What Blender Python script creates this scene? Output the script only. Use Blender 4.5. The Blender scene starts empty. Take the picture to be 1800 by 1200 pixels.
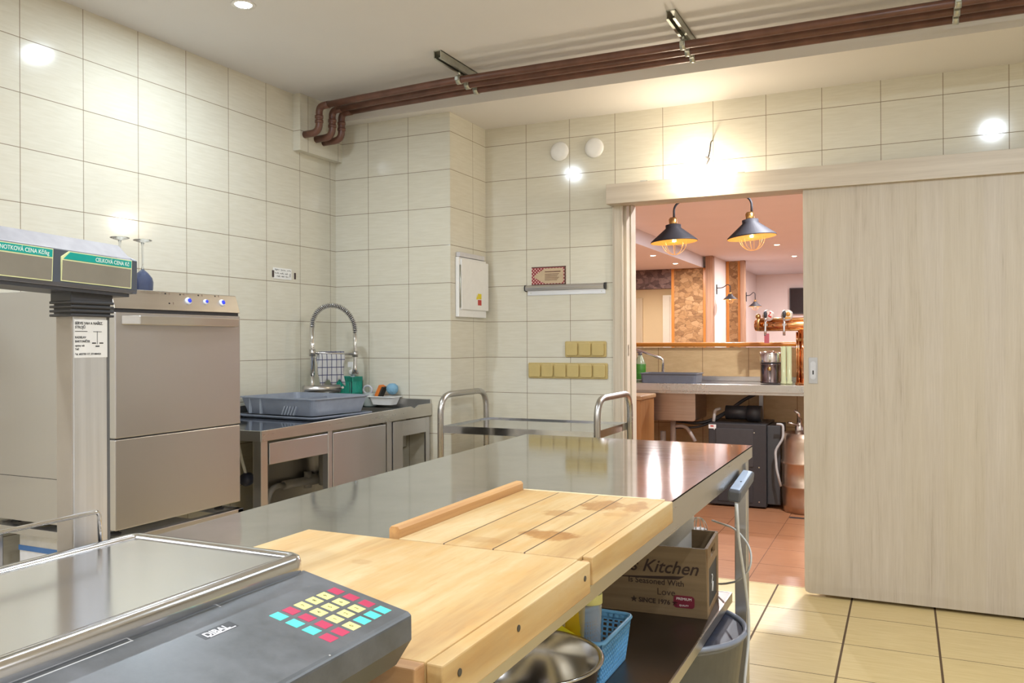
import bpy, bmesh, math, random
from mathutils import Vector, Matrix, Euler
random.seed(7)
C = bpy.context.scene.collection
PI = math.pi
# ------------------------------------------------------------------ camera
H = 1.215
yaw, pit, rol, F = .43742, .00088, -.00458, 1473.8
sy, cy, sp, cp, sr, cr = math.sin(yaw), math.cos(yaw), math.sin(pit), math.cos(pit), math.sin(rol), math.cos(rol)
fw = Vector((-sy * cp, cy * cp, sp)); ex = Vector((cy, sy, 0)); eu = Vector((sy * sp, -cy * sp, cp))
rx = ex * cr + eu * sr; ux = eu * cr - ex * sr
cam = bpy.data.objects.new('camera', bpy.data.cameras.new('camera')); C.objects.link(cam)
cam.matrix_world = Matrix(((rx.x, ux.x, -fw.x, 0), (rx.y, ux.y, -fw.y, 0), (rx.z, ux.z, -fw.z, H), (0, 0, 0, 1)))
cam.data.sensor_width = 36; cam.data.lens = F / 1800 * 36; cam.data.clip_start = .02; cam.data.clip_end = 60
bpy.context.scene.camera = cam
# ------------------------------------------------------------------ world, exposure
sc = bpy.context.scene
w = bpy.data.worlds.new('world'); sc.world = w; w.use_nodes = True
w.node_tree.nodes['Background'].inputs[0].default_value = (.8, .85, 1, 1)
w.node_tree.nodes['Background'].inputs[1].default_value = .3
sc.view_settings.view_transform = 'Standard'; sc.view_settings.look = 'None'
sc.view_settings.exposure = 0.5; sc.view_settings.gamma = 1; sc.view_settings.use_curve_mapping = False
# ------------------------------------------------------------------ lamps
def light(name, kind, loc, power, color, size=.1, rot=(0, 0, 0), **k):
    l = bpy.data.lights.new(name, kind); l.energy = power; l.color = color
    if kind == 'AREA': l.shape = 'DISK'; l.size = size
    else: l.shadow_soft_size = size
    for a, b in k.items(): setattr(l, a, b)
    o = bpy.data.objects.new(name, l); o.location = loc; o.rotation_euler = rot; C.objects.link(o); return o
COOL = (.76, .89, 1.0); WARM = (1.0, .80, .56); NEUT = (.90, .945, 1.0)
CZ, SZ = 2.526, 2.432          # ceiling, soffit over the doorway
KDOWN = [(-2.31, 2.50), (-.9, 1.5), (.5, 2.62), (-2.31, .3), (-.9, -.3), (.5, .3), (1.6, 1.5), (-1.2, -1.5), (1.2, -1.5)]  # only the upper-left and right ones are known, the rest are added fill
KP = [10, 8.5, 17, 19, 17, 17, 17, 17, 17]
for (x, y), p in zip(KDOWN, KP):
    light('downlight_or_fill', 'AREA', (x, y, CZ - .012), p, COOL if (x, y) in ((-2.31, 2.5), (.5, 2.62)) else NEUT, .06)
BULB = (-.905, 4.10, 2.035)
BDOWN = [(-2.785, 10.05, 2.27), (-2.80, 11.22, 2.27), (-1.447, 11.0, 2.43), (-1.42, 12.6, 2.43)]
for (x, y, z) in BDOWN: light('bar_downlight_or_fill', 'AREA', (x, y, z - .012), 18 if z < 2.3 else 34, (1, .90, .86), .09)
for (x, y) in ((-.3, 5.1), (-1.6, 7.6), (.6, 8.0), (-1.0, 9.0), (-4.4, 8.5)): light('bar_downlight_or_fill', 'AREA', (x, y, 2.43 - .012 if x > -2.6 else 2.258), 46, (.93, .95, 1), .09)  # unseen fill lights added to brighten the bar, without fittings
light('bar_far_light', 'AREA', (-1.0, 14.4, 2.418), 32, (1, .86, .82), .3)
light('corridor_light', 'AREA', (-3.9, 13.2, 2.2), 22, (1, .86, .66), .2)

# ------------------------------------------------------------------ helpers: meshes
class MB:
    def __init__(s): s.v = []; s.f = []; s.sm = []
    def add(s, vs, fs, smooth=False):
        n = len(s.v); s.v += [Vector(v) for v in vs]; s.f += [[i + n for i in f] for f in fs]; s.sm += [smooth] * len(fs); return s
    def box(s, x0, x1, y0, y1, z0, z1, m=None):
        vs = [Vector(p) for p in ((x0, y0, z0), (x1, y0, z0), (x1, y1, z0), (x0, y1, z0), (x0, y0, z1), (x1, y0, z1), (x1, y1, z1), (x0, y1, z1))]
        if m: vs = [m @ v for v in vs]
        return s.add(vs, [[0, 3, 2, 1], [4, 5, 6, 7], [0, 1, 5, 4], [1, 2, 6, 5], [2, 3, 7, 6], [3, 0, 4, 7]])
    def prism(s, poly, axis, a, b, smooth=False, m=None):
        # poly in the two remaining axes (order x,y,z), extruded from a to b
        def P(u, v, t): return Vector((t, u, v)) if axis == 'x' else Vector((u, t, v)) if axis == 'y' else Vector((u, v, t))
        n = len(poly); vs = [P(u, v, a) for u, v in poly] + [P(u, v, b) for u, v in poly]
        if m: vs = [m @ v for v in vs]
        k = len(s.v)
        s.add(vs, [list(range(n))[::-1], list(range(n, 2 * n))])
        s.f += [[k + i, k + (i + 1) % n, k + n + (i + 1) % n, k + n + i] for i in range(n)]; s.sm += [smooth] * n
        return s
    def tube(s, pts, r, n=12, closed=False, cap=True):
        pts = [Vector(p) for p in pts]; N = len(pts); rs = r if isinstance(r, (list, tuple)) else [r] * N
        k = len(s.v); prev = None
        for i, p in enumerate(pts):
            if closed: d = pts[(i + 1) % N] - pts[i - 1]
            else: d = pts[min(i + 1, N - 1)] - pts[max(i - 1, 0)]
            d.normalize()
            if prev is None: a = d.orthogonal().normalized()
            else:
                a = prev - d * prev.dot(d)
                a = a.normalized() if a.length > 1e-6 else d.orthogonal().normalized()
            prev = a; b = d.cross(a)
            s.v += [p + (a * math.cos(2 * PI * j / n) + b * math.sin(2 * PI * j / n)) * rs[i] for j in range(n)]
        for i in range(N if closed else N - 1):
            i2 = (i + 1) % N
            for j in range(n):
                s.f.append([k + i * n + j, k + i * n + (j + 1) % n, k + i2 * n + (j + 1) % n, k + i2 * n + j]); s.sm.append(True)
        if cap and not closed:
            s.f.append([k + j for j in range(n)][::-1]); s.f.append([k + (N - 1) * n + j for j in range(n)]); s.sm += [False, False]
        return s
    def lathe(s, prof, c, n=32, m=None, sx=1, syy=1, smooth=True, close=False):
        k = len(s.v); N = len(prof)
        for (r, z) in prof:
            for j in range(n):
                v = Vector((r * math.cos(2 * PI * j / n) * sx, r * math.sin(2 * PI * j / n) * syy, z))
                s.v.append((m @ v if m else v) + Vector(c))
        for i in range(N if close else N - 1):
            i2 = (i + 1) % N
            for j in range(n):
                s.f.append([k + i * n + j, k + i * n + (j + 1) % n, k + i2 * n + (j + 1) % n, k + i2 * n + j]); s.sm.append(smooth)
        if not close:
            if prof[0][0] > 1e-5: s.f.append([k + j for j in range(n)][::-1]); s.sm.append(False)
            if prof[-1][0] > 1e-5: s.f.append([k + (N - 1) * n + j for j in range(n)]); s.sm.append(False)
        return s
def rrect(x0, x1, y0, y1, r, n=5):
    P = []
    for cx, cy_, a in ((x1 - r, y1 - r, 0), (x0 + r, y1 - r, PI / 2), (x0 + r, y0 + r, PI), (x1 - r, y0 + r, 1.5 * PI)):
        for i in range(n + 1):
            t = a + PI / 2 * i / n; P.append((cx + r * math.cos(t), cy_ + r * math.sin(t)))
    return P
def arc(pts, r, n=6):
    """round the corners of a polyline"""
    pts = [Vector(p) for p in pts]; out = [pts[0]]
    for i in range(1, len(pts) - 1):
        a, b, c = pts[i - 1], pts[i], pts[i + 1]
        d1 = (a - b); d2 = (c - b); q = min(r, d1.length * .49, d2.length * .49)
        p1 = b + d1.normalized() * q; p2 = b + d2.normalized() * q
        for k in range(n + 1):
            t = k / n; out.append(p1 * (1 - t) ** 2 + b * 2 * t * (1 - t) + p2 * t * t)
    out.append(pts[-1]); return out
ROOT = {}
def thing(name, label, cat, loc=(0, 0, 0), rz=0, group=None):
    o = bpy.data.objects.new(name, None); C.objects.link(o); o.location = loc; o.rotation_euler = (0, 0, rz)
    o.empty_display_size = .05
    ROOT[o] = Matrix.Translation(loc) @ Matrix.Rotation(rz, 4, 'Z')
    o['label'] = label; o['category'] = cat
    if group: o['group'] = group
    return o
def part(name, mb, mat, parent=None, bevel=0, label=None, local=False, seg=2, solid=0):
    """mb is in world coordinates unless local"""
    me = bpy.data.meshes.new(name)
    M = ROOT.get(parent, Matrix.Identity(4)) if parent else Matrix.Identity(4)
    Mi = Matrix.Identity(4) if local else M.inverted()
    me.from_pydata([Mi @ v for v in mb.v], [], mb.f)
    bm = bmesh.new(); bm.from_mesh(me); bmesh.ops.remove_doubles(bm, verts=bm.verts, dist=1e-6) if False else None
    bmesh.ops.recalc_face_normals(bm, faces=bm.faces); bm.to_mesh(me); bm.free()
    for p, s_ in zip(me.polygons, mb.sm): p.use_smooth = s_
    me.materials.append(mat)
    o = bpy.data.objects.new(name, me); C.objects.link(o)
    if parent: o.parent = parent
    ROOT[o] = M
    if bevel:
        b = o.modifiers.new('bevel', 'BEVEL'); b.width = bevel; b.segments = seg; b.limit_method = 'ANGLE'; b.angle_limit = math.radians(40)
    if solid:
        q = o.modifiers.new('solid', 'SOLIDIFY'); q.thickness = solid
    if label: o['label'] = label
    return o
def tag(o, label, cat, group=None):
    o['label'] = label; o['category'] = cat
    if group: o['group'] = group
    return o
def struct(name, mb, mat, bevel=0, parent=None):
    o = part(name, mb, mat, parent, bevel)
    if not parent: o['kind'] = 'structure'
    return o
def text(name, s, size, mat, parent, org, xd, ud, align='LEFT', shear=0, off=0, ext=.0002, label=None, squash=1):
    cu = bpy.data.curves.new('t', 'FONT'); cu.body = s; cu.size = size; cu.align_x = align; cu.shear = shear; cu.offset = off; cu.extrude = ext; cu.resolution_u = 3
    t = bpy.data.objects.new('t', cu); C.objects.link(t)
    bpy.context.view_layer.update()
    me = bpy.data.meshes.new_from_object(t.evaluated_get(bpy.context.evaluated_depsgraph_get()))
    bpy.data.objects.remove(t); bpy.data.curves.remove(cu)
    xd = Vector(xd).normalized(); ud = Vector(ud).normalized(); nd = xd.cross(ud)
    mb = MB(); mb.v = [Vector(org) + xd * v.co.x * squash + ud * v.co.y + nd * v.co.z for v in me.vertices]
    mb.f = [list(p.vertices) for p in me.polygons]; mb.sm = [False] * len(mb.f)
    bpy.data.meshes.remove(me)
    return part(name, mb, mat, parent, label=label)

# ------------------------------------------------------------------ helpers: materials
class N:
    def __init__(s, name):
        s.m = bpy.data.materials.new(name); s.m.use_nodes = True; s.t = s.m.node_tree; s.b = s.t.nodes['Principled BSDF']
    def n(s, typ, **k):
        o = s.t.nodes.new('ShaderNode' + typ)
        for a, b in k.items(): setattr(o, a, b)
        return o
    def l(s, a, b): s.t.links.new(a, b)
    def math(s, op, a, b=None, c=None):
        o = s.n('Math', operation=op)
        for i, v in enumerate((a, b, c)):
            if v is None: continue
            if isinstance(v, (int, float)): o.inputs[i].default_value = v
            else: s.l(v, o.inputs[i])
        return o.outputs[0]
    def mix(s, f, a, b, mode='MIX'):
        o = s.n('Mix', data_type='RGBA', blend_type=mode)
        for i, v in ((0, f), (6, a), (7, b)):
            if isinstance(v, (int, float)): o.inputs[i].default_value = v
            elif isinstance(v, tuple): o.inputs[i].default_value = (*v, 1)
            else: s.l(v, o.inputs[i])
        return o.outputs[2]
    def coord(s, world=False, scale=(1, 1, 1)):
        src = s.n('NewGeometry').outputs['Position'] if world else s.n('TexCoord').outputs['Object']
        mp = s.n('Mapping'); mp.inputs['Scale'].default_value = scale; s.l(src, mp.inputs[0]); return mp.outputs[0]
    def noise(s, vec, scale, detail=3, rough=.5):
        o = s.n('TexNoise'); o.inputs['Scale'].default_value = scale; o.inputs['Detail'].default_value = detail; o.inputs['Roughness'].default_value = rough
        if vec is not None: s.l(vec, o.inputs['Vector'])
        return o.outputs['Fac']
    def ramp(s, fac, stops):
        o = s.n('ValToRGB'); e = o.color_ramp.elements
        while len(e) < len(stops): e.new(.5)
        for q, (p, c) in zip(e, stops): q.position = p; q.color = (*c, 1) if len(c) == 3 else c
        s.l(fac, o.inputs[0]); return o.outputs[0]
    def bump(s, h, strength=.2, dist=.001):
        o = s.n('Bump'); o.inputs['Strength'].default_value = strength; o.inputs['Distance'].default_value = dist; s.l(h, o.inputs['Height']); s.l(o.outputs[0], s.b.inputs['Normal'])
    def set(s, **k):
        for a, v in k.items():
            i = s.b.inputs[{'col': 'Base Color', 'rough': 'Roughness', 'metal': 'Metallic', 'spec': 'Specular IOR Level', 'trans': 'Transmission Weight', 'ior': 'IOR', 'emit': 'Emission Color', 'es': 'Emission Strength', 'aniso': 'Anisotropic', 'coat': 'Coat Weight', 'alpha': 'Alpha', 'sheen': 'Sheen Weight'}[a]]
            if isinstance(v, (int, float)): i.default_value = v
            elif isinstance(v, tuple): i.default_value = (*v, 1)
            else: s.l(v, i)
        return s
def plain(name, col, rough=.5, metal=0, var=.06, scale=30, **k):
    q = N(name); f = q.noise(q.coord(), scale, 4)
    a = tuple(min(1, c * (1 + var)) for c in col); b = tuple(c * (1 - var) for c in col)
    q.set(col=q.ramp(f, [(.3, b), (.7, a)]), rough=rough, metal=metal, **k); return q.m
def emis(name, col, st):
    q = N(name); q.set(col=col, emit=col, es=st); return q.m
def metal(name, col, rough, stretch=(1, 1, 60), scale=8, bump=.05, var=.1, blotch=.0):
    q = N(name); v = q.coord(scale=stretch); f = q.noise(v, scale, 3)
    c = q.ramp(f, [(.25, tuple(x * (1 - var) for x in col)), (.75, tuple(min(1, x * (1 + var)) for x in col))])
    g = q.noise(q.coord(), 5, 4)
    r = q.math('ADD', q.math('MULTIPLY', f, .12), q.math('ADD', q.math('MULTIPLY', g, .16), rough - .14))
    q.set(col=c, metal=1.0, rough=r); q.bump(f, bump, .001); return q.m
def grid(q, u, u0, w_, v, v0, h_, gu, gv):
    """1 in grout, 0 in tile; plus cell id"""
    def d(t, t0, p, g):
        a = q.math('DIVIDE', q.math('SUBTRACT', t, t0), p)
        fr = q.math('ABSOLUTE', q.math('SUBTRACT', q.math('FRACT', q.math('ADD', a, .5)), .5))
        return q.math('LESS_THAN', q.math('MULTIPLY', fr, p), g / 2), q.math('FLOOR', a)
    m1, c1 = d(u, u0, w_, gu); m2, c2 = d(v, v0, h_, gv)
    cmb = q.n('CombineXYZ'); q.l(c1, cmb.inputs[0]); q.l(c2, cmb.inputs[1])
    wn = q.n('TexWhiteNoise'); q.l(cmb.outputs[0], wn.inputs[0])
    return q.math('MAXIMUM', m1, m2), wn.outputs[0]
def tiles(name, axis, u0, w_=.2596, h_=.2, z0=2.331, ca=(.665, .625, .515), cb=(.72, .685, .58), grout=(.22, .165, .10), g=.0027, rough=.10, streak=70):
    q = N(name); s = q.n('SeparateXYZ'); q.l(q.n('NewGeometry').outputs['Position'], s.inputs[0])
    m, idn = grid(q, s.outputs[axis], u0, w_, s.outputs[2], z0, h_, g, g)
    f = q.noise(q.coord(True, (6, 6, streak)), 1.6, 4, .6)
    base = q.ramp(f, [(.3, ca), (.7, cb)])
    base = q.mix(q.math('MULTIPLY', idn, .12), base, (.50, .44, .31))
    q.set(col=q.mix(m, base, grout), rough=q.math('ADD', q.math('MULTIPLY', m, .6), rough), spec=.5)
    hh = q.math('SUBTRACT', q.math('MULTIPLY', f, .05), m)
    q.bump(hh, .25, .0015); return q.m
def floor_tiles(name, u0, w_, v0, h_, ca, cb, grout, gu, gv, rough):
    q = N(name); s = q.n('SeparateXYZ'); q.l(q.n('NewGeometry').outputs['Position'], s.inputs[0])
    m, idn = grid(q, s.outputs[0], u0, w_, s.outputs[1], v0, h_, gu, gv)
    f = q.noise(q.coord(True, (3, 30, 1)), 2.2, 5, .6)
    base = q.ramp(f, [(.3, ca), (.7, cb)]); base = q.mix(q.math('MULTIPLY', idn, .25), base, ca)
    d = q.noise(q.coord(True), 3, 5, .65)
    base = q.mix(q.math('MULTIPLY', d, .25), base, tuple(c * .75 for c in ca))
    q.set(col=q.mix(m, base, grout), rough=q.math('ADD', q.math('MULTIPLY', m, .5), rough))
    q.bump(q.math('SUBTRACT', q.math('MULTIPLY', f, .1), m), .3, .0015); return q.m
def wood(name, ca, cb, axis=2, fine=60, rough=.45, cc=None, along=1.0):
    q = N(name); sc_ = [1.0, 1.0, 1.0]; sc_[axis] = .04 * along
    v = q.coord(scale=tuple(x * fine for x in sc_)); f = q.noise(v, 1.0, 6, .62)
    v2 = q.coord(scale=tuple(x * fine * .16 for x in sc_)); f2 = q.noise(v2, 1.0, 3)
    g = q.math('ADD', q.math('MULTIPLY', f, .6), q.math('MULTIPLY', f2, .4))
    st = [(.36, ca), (.62, cb)]
    if cc: st = [(.32, cc)] + [(.42, ca), (.62, cb)]
    q.set(col=q.ramp(g, st), rough=rough); q.bump(f, .12, .001); return q.m

T_LEFT = tiles('tile_left', 1, 2.004); T_BACK = tiles('tile_back', 0, -2.171); T_ALC = tiles('tile_alcove', 0, -2.685)
T_PIER = tiles('tile_pier', 1, 4.129); T_DUCT = tiles('tile_duct', 1, 3.575)
T_SIDE = T_FRONT = plain('white_wall_paint', (.74, .73, .73), .6, var=.02, scale=2)
M_CEIL = plain('ceiling_paint', (.70, .68, .67), .7, var=.015, scale=3)
M_SOF = plain('soffit_paint', (.74, .70, .66), .7, var=.015, scale=3)
M_FLOOR = floor_tiles('floor_tile', -.2275, .348, 3.977, .368, (.62, .46, .20), (.74, .58, .30), (.10, .055, .025), .0085, .0045, .35)
M_TERRA = floor_tiles('terracotta', -.725, .345, 4.72, .37, (.36, .15, .07), (.50, .24, .12), (.13, .05, .02), .004, .005, .28)
M_STEEL = metal('brushed_steel', (.62, .60, .57), .32, (30, 30, .5), 2, .0, .0)
M_STEELH = metal('brushed_steel_horizontal', (.60, .58, .555), .30, (30, .5, 30), 2, .0, .03)
M_STEELV = metal('dishwasher_steel', (.58, .575, .595), .34, (30, 30, .5), 2, .0, .0)
M_CHROME = metal('chrome', (.75, .75, .76), .12, (1, 1, 1), 4, .0, .03)
M_POLISH = metal('polished_tube', (.50, .48, .46), .30, (1, 1, 1), 4, .0, .03)
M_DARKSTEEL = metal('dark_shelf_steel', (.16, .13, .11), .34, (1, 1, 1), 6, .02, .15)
M_ZINC = metal('zinc', (.55, .56, .50), .35, (1, 1, 1), 20, .1, .15)
M_BLACK = plain('black_plastic', (.035, .035, .04), .4)
M_BLACKM = plain('black_metal', (.03, .028, .032), .45)
M_WHITE = plain('white_plastic', (.83, .82, .80), .35, var=.02)
M_WHITEP = plain('white_paint', (.80, .75, .72), .6, var=.02)
def laminate(name, axis=2):
    q = N(name); k = [1, 1, 1]; k[axis] = .03
    fine = q.noise(q.coord(scale=tuple(240 * x for x in k)), 1, 4, .6)
    k[axis] = .05; mid = q.noise(q.coord(scale=tuple(26 * x for x in k)), 1, 4, .6)
    k[axis] = .004; s = q.n('SeparateXYZ'); q.l(q.n('TexCoord').outputs['Object'], s.inputs[0])
    t_ = s.outputs[0 if axis == 2 else 2]
    wn = q.n('TexWhiteNoise', noise_dimensions='1D'); q.l(q.math('FLOOR', q.math('MULTIPLY', t_, 12.5)), wn.inputs['W'])
    base = q.ramp(q.math('ADD', q.math('MULTIPLY', fine, .45), q.math('MULTIPLY', mid, .55)), [(.30, (.38, .31, .235)), (.43, (.50, .425, .335)), (.66, (.575, .50, .41))])
    base = q.mix(q.math('MULTIPLY', wn.outputs[0], .35), base, (.52, .44, .31)) ; q.set(col=base, rough=.48); q.bump(fine, .08, .0008); return q.m
M_DOOR = laminate('bleached_laminate')
M_JAMB = wood('bleached_laminate_frame', (.56, .47, .36), (.66, .58, .47), 2, 55, .45)
M_VAL = wood('bleached_laminate_valance', (.50, .42, .33), (.62, .54, .44), 0, 55, .45)
M_PIPE = plain('brown_pipe', (.145, .062, .042), .36, var=.25, scale=12)
M_SWITCH = plain('gold_switch', (.55, .42, .17), .32, var=.03)
M_RUBBER = plain('grey_cable', (.62, .62, .60), .45)
M_INK = plain('ink', (.02, .018, .02), .7)
M_INKB = plain('brown_ink', (.035, .018, .012), .8)

# table top: mirror-like worn steel
q = N('worktop_steel'); f = q.noise(q.coord(scale=(60, 3, 1)), 1, 4); g = q.noise(q.coord(), 7, 6, .7); s1 = q.noise(q.coord(scale=(5, 160, 1)), 1, 3, .7)
q.set(col=q.ramp(g, [(.3, (.50, .515, .54)), (.7, (.62, .635, .67))]), metal=1.0, rough=q.math('ADD', .03, q.math('MULTIPLY', s1, .12)))
q.bump(q.math('ADD', q.math('MULTIPLY', g, .8), q.math('MULTIPLY', s1, .15)), .07, .002); M_TOP = q.m

# cutting boards
def board_mat(name, stains, seams=None, seam_col=(.10, .05, .02)):
    q = N(name); v = q.coord(scale=(28, 2.2, 28)); f = q.noise(v, 1, 6, .6); v2 = q.coord(scale=(9, 1.2, 9)); f2 = q.noise(v2, 1, 4)
    base = q.ramp(q.math('ADD', q.math('MULTIPLY', f, .5), q.math('MULTIPLY', f2, .5)), [(.32, (.34, .19, .07)), (.47, (.50, .33, .14)), (.64, (.60, .455, .25))])
    s = q.n('SeparateXYZ'); q.l(q.n('TexCoord').outputs['Object'], s.inputs[0])
    wob = q.noise(q.coord(), 22, 5, .65)
    for (x, y, rx_, ry_, a) in stains:
        dx = q.math('DIVIDE', q.math('SUBTRACT', s.outputs[0], x), rx_); dy = q.math('DIVIDE', q.math('SUBTRACT', s.outputs[1], y), ry_)
        d = q.math('SQRT', q.math('ADD', q.math('MULTIPLY', dx, dx), q.math('MULTIPLY', dy, dy)))
        d = q.math('ADD', d, q.math('MULTIPLY', q.math('SUBTRACT', wob, .5), 2.2))
        msk = q.n('MapRange'); q.l(d, msk.inputs[0]); msk.inputs[1].default_value = .75; msk.inputs[2].default_value = 1.05; msk.inputs[3].default_value = a; msk.inputs[4].default_value = 0
        base = q.mix(msk.outputs[0], base, (.30, .13, .028))
    dirt = q.noise(q.coord(scale=(1, .5, 1)), 16, 6, .7)
    dm = q.n('MapRange'); q.l(dirt, dm.inputs[0]); dm.inputs[1].default_value = .48; dm.inputs[2].default_value = .68; dm.inputs[3].default_value = 0; dm.inputs[4].default_value = .55
    base = q.mix(dm.outputs[0], base, (.52, .29, .09))
    cut = q.noise(q.coord(scale=(90, 9, 1)), 1, 2, .5)
    base = q.mix(q.math('MULTIPLY', q.math('GREATER_THAN', cut, .66), .35), base, (.45, .25, .10))
    h = f
    if seams:
        for x in seams:
            m = q.math('LESS_THAN', q.math('ABSOLUTE', q.math('SUBTRACT', s.outputs[0], x)), .0014)
            base = q.mix(m, base, seam_col); h = q.math('SUBTRACT', h, m)
    q.set(col=base, rough=.5); q.bump(h, .12, .001); return q.m
# ================================================================== SETTING
XL, YA, XP, YB, YW = -2.907, 3.871, -2.167, 4.286, 4.435
XR, YF = 3.2, -2.6
OX0, OX1, OZ = -1.395, -.36, 1.975
struct('floor', MB().box(XL - .2, XR + .2, YF - .2, 4.356, -.1, 0), M_FLOOR)
struct('floor_bar', MB().box(-8, 5, 4.356, 16.2, -.1, 0), M_TERRA)
struct('ceiling', MB().box(XL - .2, XR + .2, YF - .2, 3.79, CZ, CZ + .1), M_CEIL)
struct('ceiling_soffit', MB().box(XL - .2, XR + .2, 3.79, YW, SZ, CZ + .1), M_SOF)
struct('wall_left', MB().box(XL - .2, XL, YF - .2, YA + .2, -.1, CZ + .1), T_LEFT)
struct('wall_alcove', MB().box(XL - .2, XP - .002, YA, YW, 0, SZ + .05), T_ALC)
struct('wall_pier', MB().box(XP - .15, XP, YA + .0015, YW, 0, SZ + .05), T_PIER)
struct('wall_back', MB().box(XP - .1, OX0, YB, YW, 0, SZ + .05).box(OX0, OX1, YB, YW, OZ, SZ + .05).box(OX1, XR + .2, YB, YW, 0, SZ + .05), T_BACK)
struct('wall_right', MB().box(XR, XR + .2, YF - .2, YB, 0, CZ + .1), T_SIDE)
struct('wall_front', MB().box(XL, XR, YF - .2, YF, 0, CZ + .1), T_FRONT)
# tiled duct box in the upper corner
struct('trim_1', MB().box(XL, -2.861, 3.51, YA, 2.228, CZ), T_DUCT)
# valance over the sliding door, door, jamb
struct('trim_2', MB().box(-1.414, 2.2, 4.195, YB, 1.937, 2.04), M_VAL, .0015)
jm = MB().box(-1.405, -1.395, 4.272, YB, 0, 1.98).box(-1.395, -1.36, 4.268, YW, 0, OZ).box(-1.36, -1.335, 4.30, YW + .01, 0, OZ).box(-1.36, -1.347, 4.268, 4.28, 0, OZ)
jm.box(-1.335, -1.328, 4.36, YW + .01, 0, OZ)
struct('trim_3', jm, M_JAMB, .002)
struct('trim_4', MB().box(-1.36, OX1, 4.30, YW + .01, OZ - .02, OZ), M_JAMB)
pl = MB().box(-1.3345, -1.3335, 4.315, 4.33, 1.14, 1.20); part('strike_plate', pl, M_ZINC, bpy.data.objects['trim_3'])
d = MB().prism([(-.435, .04), (-.430, .022), (-.412, .015), (1.7, .015), (1.7, 1.96), (-.435, 1.96)], 'y', 4.215, 4.25)
door = struct('door_1', d, M_DOOR, .0012)
M_SATIN = metal('satin_nickel', (.50, .50, .51), .35, (1, 1, 1), 10, .02)
hp = MB().box(-.412, -.372, 4.2128, 4.2155, 1.012, 1.136)
fh = part('flush_handle', hp, M_SATIN, door, .0008, label='grey flush door pull')
part('recess', MB().prism(rrect(-.404, -.380, 1.032, 1.118, .0118), 'y', 4.2118, 4.2135), plain('recess_nickel', (.62, .63, .66), .3, .6), fh)
part('keyhole', MB().prism(rrect(-.395, -.389, 1.055, 1.075, .0028), 'y', 4.2110, 4.2120), M_INK, fh)
# small grommet hooks on the valance top
for x in (-1.21, -.72): part('cable_clip', MB().box(x - .02, x + .015, 4.2, 4.215, 2.04, 2.046), M_ZINC, bpy.data.objects['trim_2'], .001)

# ---- bar room shell
M_BPINK = plain('bar_ceiling_paint', (.68, .70, .77), .7, var=.02, scale=2)
M_BWALL = plain('bar_wall_paint', (.82, .76, .75), .7, var=.02, scale=2)
struct('ceiling_bar', MB().box(-2.6, 5, YW, 16.2, 2.43, 2.55), M_BPINK)
struct('ceiling_bar_low', MB().box(-8, -2.6, YW, 12.35, 2.27, 2.55), M_BPINK)
struct('wall_bar_far', MB().box(-2.46, 5, 15.9, 16.1, 0, 2.5), M_BWALL)
struct('wall_bar_side', MB().box(-2.9, -2.457, 12.12, 16.1, 0, 2.5), M_BWALL)
struct('wall_bar_left', MB().box(-8.2, -8, YW, 16, 0, 2.5), M_BWALL)
struct('wall_bar_right', MB().box(4.8, 5, YW, 16.2, 0, 2.5), M_BWALL)
struct('wall_bar_near', MB().box(-8, XP - .1, YW - .02, YW + .06, 0, 2.5), M_BWALL)
M_CREAM = plain('cream_paint', (.72, .60, .42), .7, var=.03, scale=2)
struct('wall_corridor', MB().box(-8, -2.9, 14.4, 14.6, 0, 2.5), M_CREAM)
struct('ceiling_corridor', MB().box(-8, -2.9, 12.35, 14.6, 2.25, 2.5), M_CREAM)
def stone(name, c0, c1, c2, scale=11):
    q = N(name); v = q.coord(scale=(1, 1, 1.5)); vo = q.n('TexVoronoi', feature='DISTANCE_TO_EDGE'); vo.inputs['Scale'].default_value = scale
    wv = q.n('VectorMath', operation='ADD'); ns = q.n('TexNoise'); ns.inputs['Scale'].default_value = 9; q.l(v, ns.inputs['Vector'])
    vm = q.n('VectorMath', operation='SCALE'); q.l(ns.outputs['Color'], vm.inputs[0]); vm.inputs['Scale'].default_value = .12
    q.l(v, wv.inputs[0]); q.l(vm.outputs[0], wv.inputs[1]); q.l(wv.outputs[0], vo.inputs['Vector'])
    v2 = q.n('TexVoronoi'); v2.inputs['Scale'].default_value = scale; q.l(wv.outputs[0], v2.inputs['Vector'])
    s = q.n('SeparateXYZ'); q.l(v2.outputs['Color'], s.inputs[0])
    n = q.noise(v, 24, 6, .7)
    cell = q.ramp(q.math('ADD', q.math('MULTIPLY', s.outputs[0], .5), q.math('MULTIPLY', n, .5)), [(.25, c0), (.5, c1), (.8, c2)])
    e = q.math('LESS_THAN', vo.outputs[0], .035)
    q.set(col=q.mix(q.math('MULTIPLY', e, .35), cell, tuple(c * .35 for c in c0)), rough=.8)
    q.bump(q.math('ADD', q.math('MINIMUM', vo.outputs[0], .15), q.math('MULTIPLY', n, .15)), .9, .02); return q.m
M_STONE = stone('golden_stone', (.19, .10, .042), (.33, .19, .08), (.44, .28, .14))
M_STONED = stone('dark_stone', (.07, .04, .035), (.12, .075, .065), (.2, .13, .11))
M_ORANGE = wood('orange_wood', (.42, .15, .02), (.62, .26, .05), 2, 30, .35)
M_ORANGEH = wood('orange_wood_bar', (.50, .17, .02), (.66, .26, .035), 0, 30, .32)
M_ROUGH = wood('rough_beam', (.22, .12, .07), (.42, .26, .17), 2, 30, .7)
struct('trim_5', MB().box(-8, -3.065, 12.03, 12.2, 1.99, 2.27), M_STONED)                      # dark stone lintel
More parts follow.
